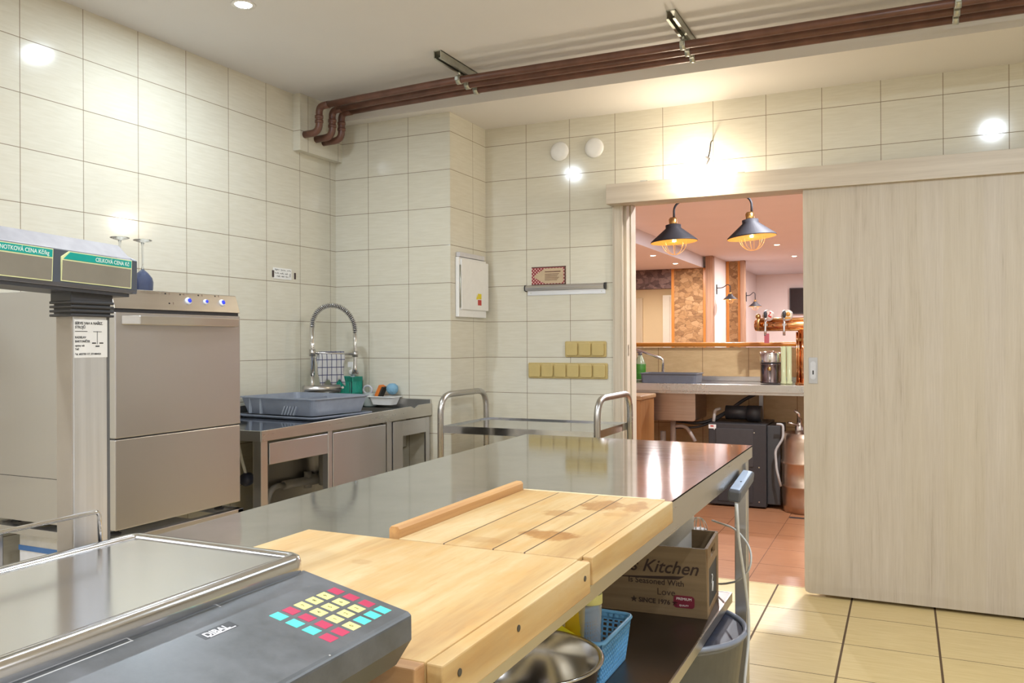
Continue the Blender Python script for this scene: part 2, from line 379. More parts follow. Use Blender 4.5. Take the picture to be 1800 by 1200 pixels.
def pillar(x0, x1, y0, y1, z1, label, gx):
    t = thing('stone_pillar', label, 'pillar', ((x0 + x1) / 2, y0, 0))
    part('stone_face', MB().box(x0 + .04, x1 - .04, y0 + .012, y1, 0, z1), M_STONE, t)
    part('edge_strip', MB().box(x0, x0 + .042, y0, y1 + .0, 0, z1), M_ORANGE, t, .004)
    part('edge_strip', MB().box(x1 - .042, x1, y0, y1 + .0, 0, z1), M_ORANGE, t, .004)
    return t
pillar(-3.065, -2.562, 12.03, 12.11, 2.27, 'broad golden stone pillar with orange wooden edges under the low ceiling', 0)
pp = MB().box(-2.560, -2.457, 11.99, 12.11, 0, 2.43)
tag(part('wooden_post', pp, M_ROUGH, bevel=.006), 'rough brown wooden post right beside the broad stone pillar', 'post')
t = pillar(-2.452, -2.235, 12.95, 13.05, 2.43, 'narrow golden stone pillar beyond the pale wall, behind a black wall lamp', 0)
tag(part('wooden_post', MB().box(-2.233, -2.165, 12.9, 13.0, 0, 2.43), M_ROUGH, bevel=.006), 'slim brown wooden post right beside the narrow stone pillar', 'post')
# corridor doors
d2 = struct('door_2', MB().box(-4.75, -4.17, 14.34, 14.4, 0, 1.98), M_JAMB, .003)
d3 = struct('door_3', MB().box(-3.68, -3.30, 14.33, 14.4, 0, 1.98), M_WHITEP, .003)
part('door_frame', MB().box(-3.80, -3.68, 14.32, 14.4, 0, 2.02).box(-3.68, -3.2, 14.32, 14.4, 1.98, 2.02), M_WHITE, d3, .003)
part('door_handle', MB().tube([(-3.62, 14.33, 1.62), (-3.62, 14.27, 1.62), (-3.62, 14.27, 1.45)], .01), M_SATIN, d3)

# ================================================================== CEILING LAMPS
M_LED = emis('led_cool', (.88, .94, 1), 60); M_LEDW = emis('led_warm', (1, .78, .45), 45)
def downlight(x, y, z, mat, label, group):
    t = thing('ceiling_downlight', label, 'ceiling light', (x, y, z), 0, group)
    part('trim_ring', MB().lathe([(.030, -.001), (.045, -.004), (.047, 0)], (x, y, z), 24), M_WHITE, t)
    part('diffuser', MB().lathe([(0, -.003), (.030, -.003), (.030, 0)], (x, y, z), 24), mat, t)
downlight(-2.31, 2.50, CZ, M_LED, 'bright round downlight in the kitchen ceiling at the upper left', None)
for (x, y), lb in zip(KDOWN[2:3], ('round kitchen ceiling downlight at the right, out of frame above',)): downlight(x, y, CZ, M_LED, lb, None)
for (x, y) in [k for k in KDOWN if k not in ((-2.31, 2.50), (.5, 2.62))]: downlight(x, y, CZ, M_LED, 'added fill downlight in the kitchen ceiling, out of frame above or behind the camera', 'added fill downlights above or behind the camera')
BL = ['nearer of two small warm spots in the low bar ceiling', 'farther of two small warm spots in the low bar ceiling, above the stone pillar',
      'nearer of two small warm spots in the high pink ceiling', 'farther of two small warm spots in the high pink ceiling, nearest the sliding door edge']
for p, lb in zip(BDOWN, BL): downlight(*p, M_LEDW, lb, None)

# ---- bare bulb on its wire, leaving the back wall
t = thing('bare_bulb', 'glowing bare bulb hanging by a wire from the tiled wall above the doorway', 'light bulb', (-.877, YB, 2.23))
part('wire', MB().tube(arc([(-.877, YB - .0, 2.232), (-.872, YB - .06, 2.215), (-.865, YB - .12, 2.15), (-.87, YB - .14, 2.115)], .03), .0035, 8), M_BLACK, t)
part('terminal_block', MB().box(-.012, .012, -.010, .010, -.022, .022, Matrix.Translation((-.878, YB - .15, 2.10)) @ Matrix.Rotation(.5, 4, 'Y')), plain('grey_socket', (.16, .15, .15), .5), t, .003)
Mq = Matrix.Rotation(.45, 4, 'Y')
bulb = part('glass_bulb', MB().lathe([(0, -.060), (.012, -.058), (.022, -.050), (.027, -.036), (.026, -.020), (.018, -.004), (.013, .012), (.013, .024)], (-.898, YB - .16, 2.072), 24, Mq), emis('bulb_glow', (1, .87, .68), 170), t)
# ================================================================== PIPES
def pipes():
    ys = [3.475, 3.562, 3.652]; z = 2.452
    labs = ['brown heating pipe nearest the camera in the run of three under the ceiling', 'middle brown heating pipe in the run of three under the ceiling', 'brown heating pipe nearest the soffit in the run of three under the ceiling']
    for i, (y, lb) in enumerate(zip(ys, labs)):
        xd = -2.765 + i * .012; zb = 2.318 - i * .004
        y2 = [3.545, 3.64, 3.705][i]
        t = thing('heating_pipe', lb, 'pipe', (xd, y2, zb), 0, None)
        part('straight_run', MB().tube([(xd + .05, y + (y2 - y) * .9, z), (xd + .3, y + (y2 - y) * .55, z), (xd + .8, y, z), (2.9, y, z)], .0165, 16), M_PIPE, t)
        part('elbow', MB().tube(arc([(xd + .07, y + (y2 - y) * .9, z), (xd, y2, z), (xd, y2, zb), (-2.861, y2, zb - .004)], .045), .0185, 16), M_PIPE, t)
        for zz in (z - .055, zb + .055):
            part('fitting_ring', MB().lathe([(.0185, -.009), (.022, -.007), (.022, .007), (.0185, .009)], (xd, y2, zz), 16), M_PIPE, t)
pipes()
def bracket(x, lb):
    t = thing('pipe_bracket', lb, 'bracket', (x, 3.47, CZ), 0, None)
    a = MB().box(x - .019, x - .015, 3.27, 3.72, CZ - .036, CZ).box(x + .015, x + .019, 3.27, 3.72, CZ - .036, CZ).box(x - .019, x + .019, 3.27, 3.72, CZ - .004, CZ)
    a.box(x - .015, x - .008, 3.27, 3.72, CZ - .036, CZ - .033).box(x + .008, x + .015, 3.27, 3.72, CZ - .036, CZ - .033)
    part('channel', a, M_ZINC, t)
    for y in (3.475, 3.562, 3.652):
        c = MB(); ri, ro = .0172, .0215; k = 24
        c.lathe([(ri, -.011), (ro, -.011), (ro, .011), (ri, .011)], (x, y, 2.452), k, Matrix.Rotation(PI / 2, 4, 'Y'), close=True)
        c.box(x - .008, x + .008, y - .030, y - .020, 2.444, 2.460).box(x - .008, x + .008, y + .020, y + .030, 2.444, 2.460)
        cl = part('pipe_clamp', c, M_ZINC, t)
        part('threaded_rod', MB().tube([(x, y, 2.474), (x, y, CZ - .03)], .005, 8), M_ZINC, cl)
bracket(-1.893, 'galvanised pipe bracket nearest the corner duct box'); bracket(-.83, 'galvanised pipe bracket above the bare bulb, middle of the three'); bracket(.185, 'galvanised pipe bracket at the upper right edge of the photo')

# ================================================================== WALL THINGS
for x, lb in ((-1.709, 'left white round vent cap high on the back wall'), (-1.508, 'right white round vent cap high on the back wall')):
    tag(part('vent_cap', MB().lathe([(.053, 0), (.053, .006), (.049, .011), (.030, .013), (.0, .0135)], (x, YB, 2.26), 40, Matrix.Rotation(PI / 2, 4, 'X')), M_WHITE), lb, 'vent cap', None)
# fuse box on the pier
t = thing('fuse_box', 'white electrical box with warning stickers on the side of the tiled pier', 'electrical box', (XP, 4.09, 1.35))
part('housing', MB().box(XP, XP + .022, 3.922, 4.245, 1.352, 1.672), M_WHITE, t, .003)
dr = part('cover_door', MB().box(XP + .022, XP + .032, 3.938, 4.255, 1.392, 1.660), M_WHITE, t, .002)
part('hinge', MB().tube([(XP + .026, 3.932, 1.402), (XP + .026, 3.932, 1.63)], .003, 8), M_ZINC, t)
part('clear_top', MB().box(XP, XP + .026, 3.93, 4.22, 1.674, 1.698), plain('frosted_plastic', (.62, .60, .62), .3), t, .002)
part('yellow_sticker', MB().box(XP + .0322, XP + .0326, 4.122, 4.165, 1.454, 1.484).prism([(4.103, 1.452), (4.124, 1.452), (4.1135, 1.478)], 'x', XP + .0322, XP + .0326), plain('yellow_sticker', (.75, .60, .02), .5), dr)
part('red_sticker', MB().box(XP + .0322, XP + .0326, 4.122, 4.165, 1.420, 1.450), plain('red_sticker', (.55, .05, .04), .5), dr)
# ticket rail
t = thing('ticket_rail', 'aluminium ticket rail screwed to the back wall below the checked plate', 'rail', (-1.68, YB, 1.5))
M_ALU = metal('aluminium', (.70, .71, .76), .32, (1, 60, 60), 2, .02)
part('backplate', MB().box(-1.905, -1.448, YB - .004, YB, 1.474, 1.51), M_ALU, t, .0008)
part('roller_profile', MB().prism([(YB, 1.531), (YB - .018, 1.529), (YB - .026, 1.517), (YB - .022, 1.502), (YB, 1.499)], 'x', -1.912, -1.452), M_ALU, t, .001)
part('end_cap', MB().prism([(YB, 1.534), (YB - .020, 1.532), (YB - .028, 1.517), (YB - .023, 1.499), (YB, 1.496)], 'x', -1.452, -1.443), M_BLACK, t)
part('end_cap', MB().prism([(YB, 1.534), (YB - .020, 1.532), (YB - .028, 1.517), (YB - .023, 1.499), (YB, 1.496)], 'x', -1.917, -1.912), M_BLACK, t)
for x in (-1.885, -1.47): part('screw', MB().lathe([(.003, 0), (.003, .0012)], (x, YB - .004, 1.487), 10, Matrix.Rotation(PI / 2, 4, 'X')), M_ZINC, t)
# checked plate
t = thing('decorative_plate', 'small red polka-dot tin plate with a tag shape, above the rail', 'sign', (-1.777, YB, 1.53))
q = N('polka_red'); v = q.coord(scale=(1, 1, 1)); s = q.n('SeparateXYZ'); q.l(v, s.inputs[0])
a = q.math('ADD', s.outputs[0], s.outputs[2]); b = q.math('SUBTRACT', s.outputs[0], s.outputs[2])
fa = q.math('SUBTRACT', q.math('FRACT', q.math('MULTIPLY', a, 55)), .5); fb = q.math('SUBTRACT', q.math('FRACT', q.math('MULTIPLY', b, 55)), .5)
dd = q.math('SQRT', q.math('ADD', q.math('MULTIPLY', fa, fa), q.math('MULTIPLY', fb, fb)))
q.set(col=q.mix(q.math('LESS_THAN', dd, .26), (.30, .035, .04), (.82, .62, .55)), rough=.5); M_POLKA = q.m
part('plate', MB().box(-1.880, -1.676, YB - .003, YB, 1.531, 1.632), M_POLKA, t, .001)
part('tag_shape', MB().prism([(-1.868, 1.578), (-1.84, 1.598), (-1.80, 1.622), (-1.70, 1.622), (-1.690, 1.612), (-1.690, 1.548), (-1.70, 1.539), (-1.80, 1.539), (-1.84, 1.560)], 'y', YB - .0042, YB - .003), plain('kraft', (.56, .42, .27), .6), t)
ln = MB().box(-1.80, -1.706, YB - .0048, YB - .0042, 1.601, 1.606)
for k in range(6): ln.box(-1.80, -1.715 - .006 * (k % 3), YB - .0048, YB - .0042, 1.590 - k * .0068, 1.5925 - k * .0068)
part('printed_lines', ln, plain('brown_print', (.16, .07, .045), .7), t)
part('frame_edge', MB().box(-1.880, -1.676, YB - .0036, YB - .003, 1.531, 1.536).box(-1.880, -1.676, YB - .0036, YB - .003, 1.627, 1.632).box(-1.684, -1.676, YB - .0036, YB - .003, 1.531, 1.632), plain('dark_brown_edge', (.10, .045, .03), .6), t)
# switches
def switches(x0, n, z0, lb):
    p = .0757; t = thing('switch_bank', lb, 'light switch', (x0, YB, z0))
    part('frame_plate', MB().prism(rrect(x0 - .004, x0 + n * p + .006, z0 - .006, z0 + .080, .008), 'y', YB - .009, YB), M_SWITCH, t, .002)
    for i in range(n):
        part('rocker', MB().prism(rrect(x0 + i * p + .004, x0 + (i + 1) * p - .004, z0 + .002, z0 + .072, .010), 'y', YB - .020, YB - .008), M_SWITCH, t, .003)
switches(-1.677, 3, 1.139, 'bank of three gold light switches, the upper row'); switches(-1.897, 6, 1.021, 'bank of six gold light switches, the lower row')
# handwritten note
t = thing('handwritten_note', 'small handwritten paper note stuck on the left wall between two dark tabs', 'note', (XL, 3.43, 1.56))
part('paper', MB().box(XL, XL + .002, 3.350, 3.490, 1.545, 1.602), M_WHITE, t)
part('tab', MB().box(XL, XL + .004, 3.342, 3.354, 1.552, 1.587), plain('brown_tab', (.05, .03, .03), .5), t, .001)
part('tab', MB().box(XL, XL + .004, 3.512, 3.523, 1.552, 1.585), bpy.data.materials['brown_tab'], t, .001)
sc_ = MB()
for row, (ya, yb_, zc) in enumerate(((3.363, 3.482, 1.592), (3.36, 3.462, 1.574), (3.375, 3.466, 1.559))):
    pts = []; n = 30
    for k in range(n):
        yy = ya + (yb_ - ya) * k / (n - 1); pts.append((XL + .0024, yy, zc + .0045 * math.sin(k * 1.9 + row) * (.5 + .5 * math.sin(k * .7 + row * 2)) - .0 * k))
    for a_, b_ in ((0, 9), (11, 20), (22, 30)): sc_.tube(pts[a_:b_], .0009, 5)
sc_.tube([(XL + .0024, 3.478, 1.578), (XL + .0024, 3.477, 1.559)], .0014, 5)
part('writing', sc_, M_INK, t)

# ================================================================== DISHWASHER
X0, X1, Y0, Y1 = -2.86, -2.25, 1.860, 2.412
t = thing('dishwasher', 'stainless steel front-loading glasswasher with blue buttons beside the sink table', 'dishwasher', (-2.55, 2.13, 0))
part('cabinet', MB().prism([(X0, .62), (X1 - .03, .62), (X1 - .03, 1.335), (X1 - .024, 1.393), (X0, 1.393)], 'y', Y0, Y1), M_STEELV, t, .003)
part('seam', MB().box(X0 + .01, X1 - .03, Y0 - .0006, Y0, .770, .772), M_BLACK, t)
cpn = part('control_panel', MB().prism([(X1 - .03, 1.328), (X1, 1.328), (X1 - .022, 1.393), (X1 - .03, 1.393)], 'y', Y0, Y1), M_STEELH, t, .002)
M_BLUE = plain('blue_button', (.02, .04, .72), .25, emit=(.02, .06, .9), es=.35); M_RING = plain('white_ring', (.85, .88, .95), .3)
tilt = Matrix.Rotation(PI / 2 - .32, 4, 'Y')
def onp(y, z): # point on the slanted panel
    return (X1 - .022 * (z - 1.328) / .065, y, z)
for y, r in ((2.170, .0125), (2.250, .0095), (2.330, .0125)):
    b_ = part('button', MB().lathe([(r, -.001), (r, .005), (r - .003, .008), (0, .008)], onp(y, 1.363), 24, tilt), M_RING, cpn)
    part('button_cap', MB().lathe([(r * .62, .007), (r * .6, .0105), (0, .011)], onp(y, 1.363), 20, tilt), M_BLUE, cpn)
for y, z in ((2.078, 1.385), (2.142, 1.385), (2.225, 1.386), (2.305, 1.387), (2.085, 1.352)):
    part('indicator', MB().lathe([(.003, 0), (.003, .001), (0, .001)], onp(y, z), 10, tilt), M_INK, cpn)
    part('symbol', MB().box(X1 - .022 * (z - 1.328) / .065 - .001, X1 - .022 * (z - 1.328) / .065 + .0012, y + .016, y + .018, z - .006, z + .004).box(X1 - .022 * (z - 1.328) / .065 - .001, X1 - .022 * (z - 1.328) / .065 + .0012, y + .016, y + .024, z - .007, z - .0055), plain('etched', (.25, .18, .15), .6), cpn)
part('shadow_gap', MB().box(X1 - .03, X1 - .008, Y0 + .003, Y1 - .003, 1.315, 1.329), M_BLACK, t)
dd_ = part('door', MB().box(X1 - .028, X1, Y0 + .002, Y1 - .001, .916, 1.3165), M_STEELV, t, .003)
hm = MB()
hp_ = [(X1 + .0, 1.905)]
hm.prism([(X1, 1.885), (X1 + .038, 1.925), (X1 + .046, 2.14), (X1 + .038, 2.365), (X1, 2.388), (X1, 2.375), (X1 + .030, 2.35), (X1 + .036, 2.14), (X1 + .030, 1.935), (X1, 1.905)], 'z', 1.276, 1.306)
part('handle', hm, M_STEELH, dd_, .003)
part('lower_panel', MB().box(X1 - .028, X1 - .002, Y0 + .002, Y1 - .001, .625, .912), M_STEELV, t, .003)
part('seal_line', MB().box(X1 - .0285, X1 - .006, Y0 + .004, Y1 - .004, .911, .917), M_BLACK, t)
for x in (X0 + .06, X1 - .06):
    for y in (Y0 + .05, Y1 - .05): part('foot', MB().lathe([(.018, .60), (.018, .606), (.011, .608), (.011, .62)], (x, y, 0), 16), M_BLACK, t)
# stand under it
t = thing('steel_stand', 'open steel stand carrying the glasswasher', 'stand', (-2.55, 2.13, 0))
part('top_frame', MB().box(-2.87, -2.245, 1.855, 1.885, .575, .600).box(-2.87, -2.245, 2.39, 2.42, .575, .600).box(-2.87, -2.84, 1.855, 2.42, .575, .600).box(-2.275, -2.245, 1.855, 2.42, .575, .600), M_STEELV, t, .002)
for x in (-2.855, -2.262):
    for y in (1.872, 2.402): part('leg', MB().box(x - .0175, x + .0175, y - .0175, y + .0175, 0, .575), M_STEELV, t, .003)
part('lower_shelf', MB().box(-2.86, -2.26, 1.87, 2.405, .20, .225), M_STEELV, t, .002)
# white crate with blue stripe on the shelf below
t = thing('detergent_crate', 'white box with a blue stripe below the glasswasher, behind the scale column', 'box', (-2.62, 2.1, .225))
part('box_body', MB().box(-2.80, -2.40, 1.92, 2.34, .225, .56), plain('white_card', (.70, .72, .78), .6), t, .006)
part('blue_stripe', MB().box(-2.801, -2.399, 1.919, 2.341, .500, .518), plain('blue_print', (.08, .22, .60), .5), t)
# wine glasses upside down on the dishwasher
q = N('smoky_glass'); q.set(col=(.80, .82, .86), rough=.03, trans=1.0, ior=1.45); M_GLASS = q.m
q = N('dark_bowl_glass'); q.set(col=(.20, .24, .38), rough=.06, trans=.75, ior=1.4); M_GLASSD = q.m
def wineglass(x, y, lb):
    t = thing('wine_glass', lb, 'glass', (x, y, 1.394), 0, 'upturned wine glasses on the glasswasher')
    R = [(.032, 0), (.037, .030), (.0385, .055), (.034, .072), (.020, .090), (.0052, .104), (.004, .118), (.004, .200)]
    inner = [(r - .0016, z) for r, z in R[:5]] + [(.006, .096), (0, .098)]
    part('bowl', MB().lathe(inner[::-1] + R[:6] , (x, y, 1.394), 32), M_GLASSD, t)
    part('stem', MB().lathe([(0, .1015), (.0052, .103), (.0036, .118), (.0036, .190), (.006, .206)], (x, y, 1.394), 20), M_GLASS, t)
    part('foot', MB().lathe([(.0, .203), (.008, .2045), (.032, .212), (.0345, .2145), (.032, .2165), (0, .2135)], (x, y, 1.394), 32), M_GLASS, t)
wineglass(-2.62, 2.292, 'upturned wine glass on the glasswasher, the right one in full view')
wineglass(-2.63, 2.198, 'upturned wine glass on the glasswasher, mostly hidden behind the scale display')

# ================================================================== SINK TABLE
SX = -2.285; SY0 = 2.56; STZ = .866
t = thing('sink_table', 'long stainless steel sink table with cupboards along the left wall', 'sink table', (-2.6, 3.2, 0))
bx0, bx1, by0, by1 = -2.80, -2.40, 3.46, 3.80     # basin opening
tp = MB().box(XL + .004, SX, SY0, by0, STZ - .012, STZ).box(XL + .004, bx0, by0, YA - .004, STZ - .012, STZ).box(bx1, SX, by0, YA - .004, STZ - .012, STZ).box(bx0, bx1, by1, YA - .004, STZ - .012, STZ)
part('worktop', tp, M_TOP, t, .0)
part('front_lip', MB().prism([(SY0, .829), (YA - .006, .829), (YA - .006, .893), (3.735, .892), (3.70, .875), (3.66, .889), (SY0, .871)], 'x', SX - .004, SX + .004), M_STEELH, t, .0015)
part('end_lip', MB().box(XL + .004, SX, SY0 - .003, SY0 + .003, .829, .871), M_STEEL, t, .0015)
part('splashback', MB().box(XL + .002, XL + .012, SY0, YA - .006, STZ, .915).box(XL + .002, SX, YA - .012, YA - .002, STZ, .915), M_STEEL, t, .002)
ba = MB().box(bx0, bx1, by0, by1, .66, .664).box(bx0, bx0 + .003, by0, by1, .66, STZ - .002).box(bx1 - .003, bx1, by0, by1, .66, STZ - .002).box(bx0, bx1, by0, by0 + .003, .66, STZ - .002).box(bx0, bx1, by1 - .003, by1, .66, STZ - .002)
part('basin', ba, M_STEEL, t)
for (x, y) in ((SX - .03, SY0 + .03), (XL + .05, SY0 + .03)): part('leg', MB().box(x - .02, x + .02, y - .02, y + .02, 0, .829), M_STEEL, t, .002)
part('drawer_panel', MB().box(SX - .018, SX - .006, SY0 + .055, 2.988, .731, .818), M_STEELV, t, .002)
part('post', MB().box(SX - .035, SX - .004, 2.988, 3.018, 0, .829), M_STEELV, t, .002)
part('cupboard_door', MB().box(SX - .016, SX - .002, 3.021, 3.437, .10, .818), M_STEELV, t, .002)
part('post', MB().box(SX - .035, SX - .006, 3.455, 3.495, 0, .829), M_STEELV, t, .002)
part('cupboard_door', MB().box(SX - .014, SX - .002, 3.503, 3.590, .10, .822).box(SX - .014, SX - .002, 3.590, 3.815, .745, .822).box(SX - .014, SX - .002, 3.815, 3.850, .10, .822), M_STEELV, t, .001)
part('cabinet_back', MB().box(SX - .46, SX - .45, 3.02, 3.86, .08, .80).box(SX - .45, SX - .03, 3.46, 3.47, .08, .65).box(SX - .45, SX - .02, 3.02, 3.86, .08, .10), M_STEEL, t)
# drain pipes & cord below
t = thing('drain_pipe', 'grey plastic drain pipe under the open part of the sink table', 'pipe', (-2.70, 3.3, .5))
M_PVC = plain('grey_pvc', (.42, .40, .38), .5)
part('trap', MB().tube([(-2.70, 3.44, .53), (-2.70, 3.36, .53), (-2.70, 3.35, .53), (-2.70, 3.18, .535)], [.028, .028, .021, .021], 16).tube([(-2.70, 3.36, .495), (-2.70, 3.36, .575)], .019, 12).tube([(-2.66, 3.44, .50), (-2.66, 3.44, .66)], .028, 14), M_PVC, t)
part('hose', MB().tube(arc([(-2.70, 3.18, .535), (-2.70, 3.10, .54), (-2.70, 3.06, .47), (-2.71, 3.04, .38), (-2.74, 3.06, .15)], .08), .014, 12), M_PVC, t)
t = thing('power_plug', 'dark blue and white plug hanging behind the leg of the sink table', 'plug', (-2.70, 2.93, .60))
part('plug_body', MB().lathe([(0, -.025), (.026, -.025), (.030, -.01), (.030, .012), (.022, .025), (0, .025)], (-2.70, 2.93, .60), 20, Matrix.Rotation(PI / 2, 4, 'X')), plain('navy_plastic', (.03, .035, .07), .35), t)
part('cord', MB().tube(arc([(-2.70, 2.925, .625), (-2.71, 2.91, .69), (-2.73, 2.90, .80)], .03), .007, 10), M_WHITE, t)

# ---- dish rack with tray
t = thing('dish_rack', 'grey plastic dish drainer standing on a drip tray on the sink table', 'dish rack', (-2.615, 3.235, STZ), -.09)
M_GREY = plain('grey_plastic', (.25, .275, .33), .38); M_GREY2 = plain('grey_plastic_tray', (.22, .24, .29), .4)
def taper(x, y, z0, z1, s0, th=.003, r=.03):
    """open tapered tub, outer half sizes x,y at z1, scaled s0 at z0"""
    mb = MB(); o = rrect(-x, x, -y, y, r); n = len(o)
    rings = [([(a * s0, b * s0) for a, b in o], z0), (o, z1), ([(a + math.copysign(.008, a), b + math.copysign(.008, b)) for a, b in o], z1), ([(a + math.copysign(.008, a), b + math.copysign(.008, b)) for a, b in o], z1 - .005), ]
    inn = [(a - math.copysign(th, a), b - math.copysign(th, b)) for a, b in o]
    inn0 = [(a * s0 - math.copysign(th, a), b * s0 - math.copysign(th, b)) for a, b in o]
    allr = [rings[3], rings[2], (inn, z1), (inn0, z0 + th)]
    vs = []
    for ring, z in [([(a * s0, b * s0) for a, b in o], z0), (o, z1 - .005)] + allr: vs += [(a, b, z) for a, b in ring]
    m = 6; fs = []
    for i in range(m - 1):
        for j in range(n): fs.append([i * n + j, i * n + (j + 1) % n, (i + 1) * n + (j + 1) % n, (i + 1) * n + j])
    fs.append(list(range(n))[::-1]); fs.append([(m - 1) * n + j for j in range(n)])
    mb.add(vs, fs); return mb
part('drip_tray', taper(.245, .205, .002, .016, .95, .002), M_GREY2, t, local=True)
part('basket', taper(.240, .190, .018, .098, .90), M_GREY, t, local=True)
rb = MB()
for x in (-.17, -.10): rb.box(x - .004, x + .004, -.190, -.178, .02, .09)
for k in range(5): rb.box(-.0025, .0025, -.187, -.176, 0, .045, Matrix.Translation((.035 + k * .018, 0, .02)) @ Matrix.Rotation(.45, 4, 'Y'))
part('rib', rb, plain('grey_rib', (.36, .39, .44), .4), t, local=True)
part('divider', MB().box(-.02, -.016, -.17, .17, .03, .085).box(-.22, .22, .10, .104, .03, .05), M_GREY, t, local=True)

# ---- pre-rinse tap
t = thing('spring_tap', 'chrome sink tap with a tall spring hose arch in the corner', 'tap', (-2.78, 3.50, STZ))
def arch(k):
    a = Vector((-2.775, 3.50, 0)); b = Vector((-2.64, 3.695, 0)); u = k
    return a.lerp(b, u)
pts = []
A = Vector((-2.78, 3.50, 1.30)); B = Vector((-2.655, 3.70, 1.275)); mid = (A + B) / 2; half = (B - A) / 2
for k in range(25):
    th = PI * k / 24
    p = mid - half * math.cos(th); p.z = mid.z - half.z * math.cos(th) + .125 * math.sin(th); pts.append(p)
part('riser', MB().tube([(A.x, A.y, STZ), (A.x, A.y, 1.05)], .010, 14).tube([(A.x, A.y, 1.05), (A.x, A.y, 1.305)], .0125, 14), M_CHROME, t)
part('hose', MB().tube(pts, .0085, 10), plain('dark_hose', (.10, .10, .11), .4), t)
# spring: helix around the arch
hel = []; turns = 40; nn = turns * 10
for i in range(nn + 1):
    u = i / nn * 24; k = min(int(u), 23); f_ = u - k; p = pts[k].lerp(pts[k + 1], f_); d_ = (pts[k + 1] - pts[k]).normalized()
    a_ = Vector((.844, -.53, 0)).cross(d_).normalized() if False else d_.cross(Vector((half.y, -half.x, 0)).normalized()).normalized(); b_ = d_.cross(a_)
    th = 2 * PI * i / 10; hel.append(p + (a_ * math.cos(th) + b_ * math.sin(th)) * .0135)
part('spring', MB().tube(hel, .0022, 5), M_CHROME, t)
part('spray_handle', MB().tube([B + Vector((0, 0, .0)), B + Vector((0, 0, -.09)), B + Vector((0, 0, -.11)), B + Vector((0, 0, -.19)), B + Vector((0, 0, -.225))], [.012, .010, .008, .012, .020], 14), M_CHROME, t)
part('holder_arm', MB().tube([(A.x, A.y, 1.165), (B.x, B.y, 1.155)], .006, 10).lathe([(.016, -.015), (.016, .015)], (B.x, B.y, 1.155), 16).lathe([(.016, -.018), (.016, .018)], (A.x, A.y, 1.165), 16), M_POLISH, t)
part('mixer_body', MB().tube([(A.x - .02, A.y - .05, .975), (A.x + .09, A.y + .11, .975)], .022, 20).tube([(A.x, A.y, STZ), (A.x, A.y, .965)], .018, 16), M_POLISH, t)
part('mixer_lever', MB().tube([(A.x + .09, A.y + .11, .975), (A.x + .14, A.y + .07, .985)], .006, 10), M_CHROME, t)
# ---- checked towel on the arm
q = N('checked_cloth'); s = q.n('SeparateXYZ'); q.l(q.n('TexCoord').outputs['Object'], s.inputs[0])
uu = q.math('ADD', q.math('MULTIPLY', s.outputs[0], .53), q.math('MULTIPLY', s.outputs[1], .848))
def ln_(c, p, o, w_): return q.math('LESS_THAN', q.math('ABSOLUTE', q.math('SUBTRACT', q.math('FRACT', q.math('ADD', q.math('DIVIDE', c, p), o)), .5)), w_)
m = q.math('MAXIMUM', ln_(uu, .026, .1, .07), ln_(s.outputs[2], .040, .30, .05))
q.set(col=q.mix(m, (.50, .49, .48), (.05, .05, .12)), rough=.9); q.bump(q.noise(q.coord(), 300, 2), .3, .001); M_CLOTH = q.m
da = (B - A); da.z = 0; da.normalize(); nrm = Vector((da.y, -da.x, 0))
mb = MB(); nu, nv = 16, 20; vs = []
for i in range(nu + 1):
    for j in range(nv + 1):
        s_ = j / nv; u_ = .03 + .14 * i / nu
        drop = s_ * 2 - 1            # -1 back ... 1 front
        side = nrm * (.009 if drop > 0 else -.009) * min(1, abs(drop) * 6)
        L_ = .165 + .018 * math.sin(i * .9) if drop > 0 else .12
        zz = 1.1715 - abs(drop) * L_ + (.0 if abs(drop) > .02 else .0)
        wv = .006 * math.sin(i * 1.3) * abs(drop)
        vs.append(A + da * (u_ + .006 * math.sin(j * .7)) + side + nrm * wv + Vector((0, 0, zz - A.z)))
fs = [[i * (nv + 1) + j, (i + 1) * (nv + 1) + j, (i + 1) * (nv + 1) + j + 1, i * (nv + 1) + j + 1] for i in range(nu) for j in range(nv)]
mb.add(vs, fs, True); tw = part('towel', mb, M_CLOTH, solid=.0025); tag(tw, 'grey dish cloth with dark blue checks hanging on the tap arm', 'towel')
# ---- green basket, spray bottle, white tray...
t = thing('green_basket', 'small turquoise slotted plastic caddy in the sink corner', 'basket', (-2.74, 3.80, STZ))
M_TEAL = plain('turquoise_plastic', (.04, .50, .37), .4)
gb = MB(); gx0, gx1, gy0, gy1, gz0, gz1 = -2.84, -2.715, 3.755, 3.852, STZ + .002, 1.030
gb.box(gx0, gx1, gy0, gy1, gz0, gz0 + .003).box(gx0, gx1, gy0, gy0 + .004, gz1 - .025, gz1).box(gx0, gx1, gy1 - .004, gy1, gz0, gz1).box(gx0, gx0 + .004, gy0, gy1, gz0, gz1).box(gx1 - .004, gx1, gy0, gy1, gz1 - .025, gz1)
gb.box(gx0, gx1, gy0, gy0 + .004, gz0, gz0 + .075).box(gx1 - .004, gx1, gy0, gy1, gz0, gz0 + .075)
for k in range(12): gb.box(gx0 + k * .011, gx0 + k * .011 + .005, gy0, gy0 + .004, gz0, gz1)
for k in range(9): gb.box(gx1 - .004, gx1, gy0 + k * .0115, gy0 + k * .0115 + .005, gz0, gz1)
part('slotted_walls', gb, M_TEAL, t)
t = thing('spray_bottle', 'small clear spray bottle with a white head inside the turquoise caddy', 'bottle', (-2.745, 3.81, STZ + .006))
part('bottle_body', MB().lathe([(.022, 0), (.024, .01), (.024, .13), (.012, .16), (.012, .17)], (-2.745, 3.805, STZ + .006), 24), plain('pale_blue_liquid', (.50, .62, .68), .2), t)
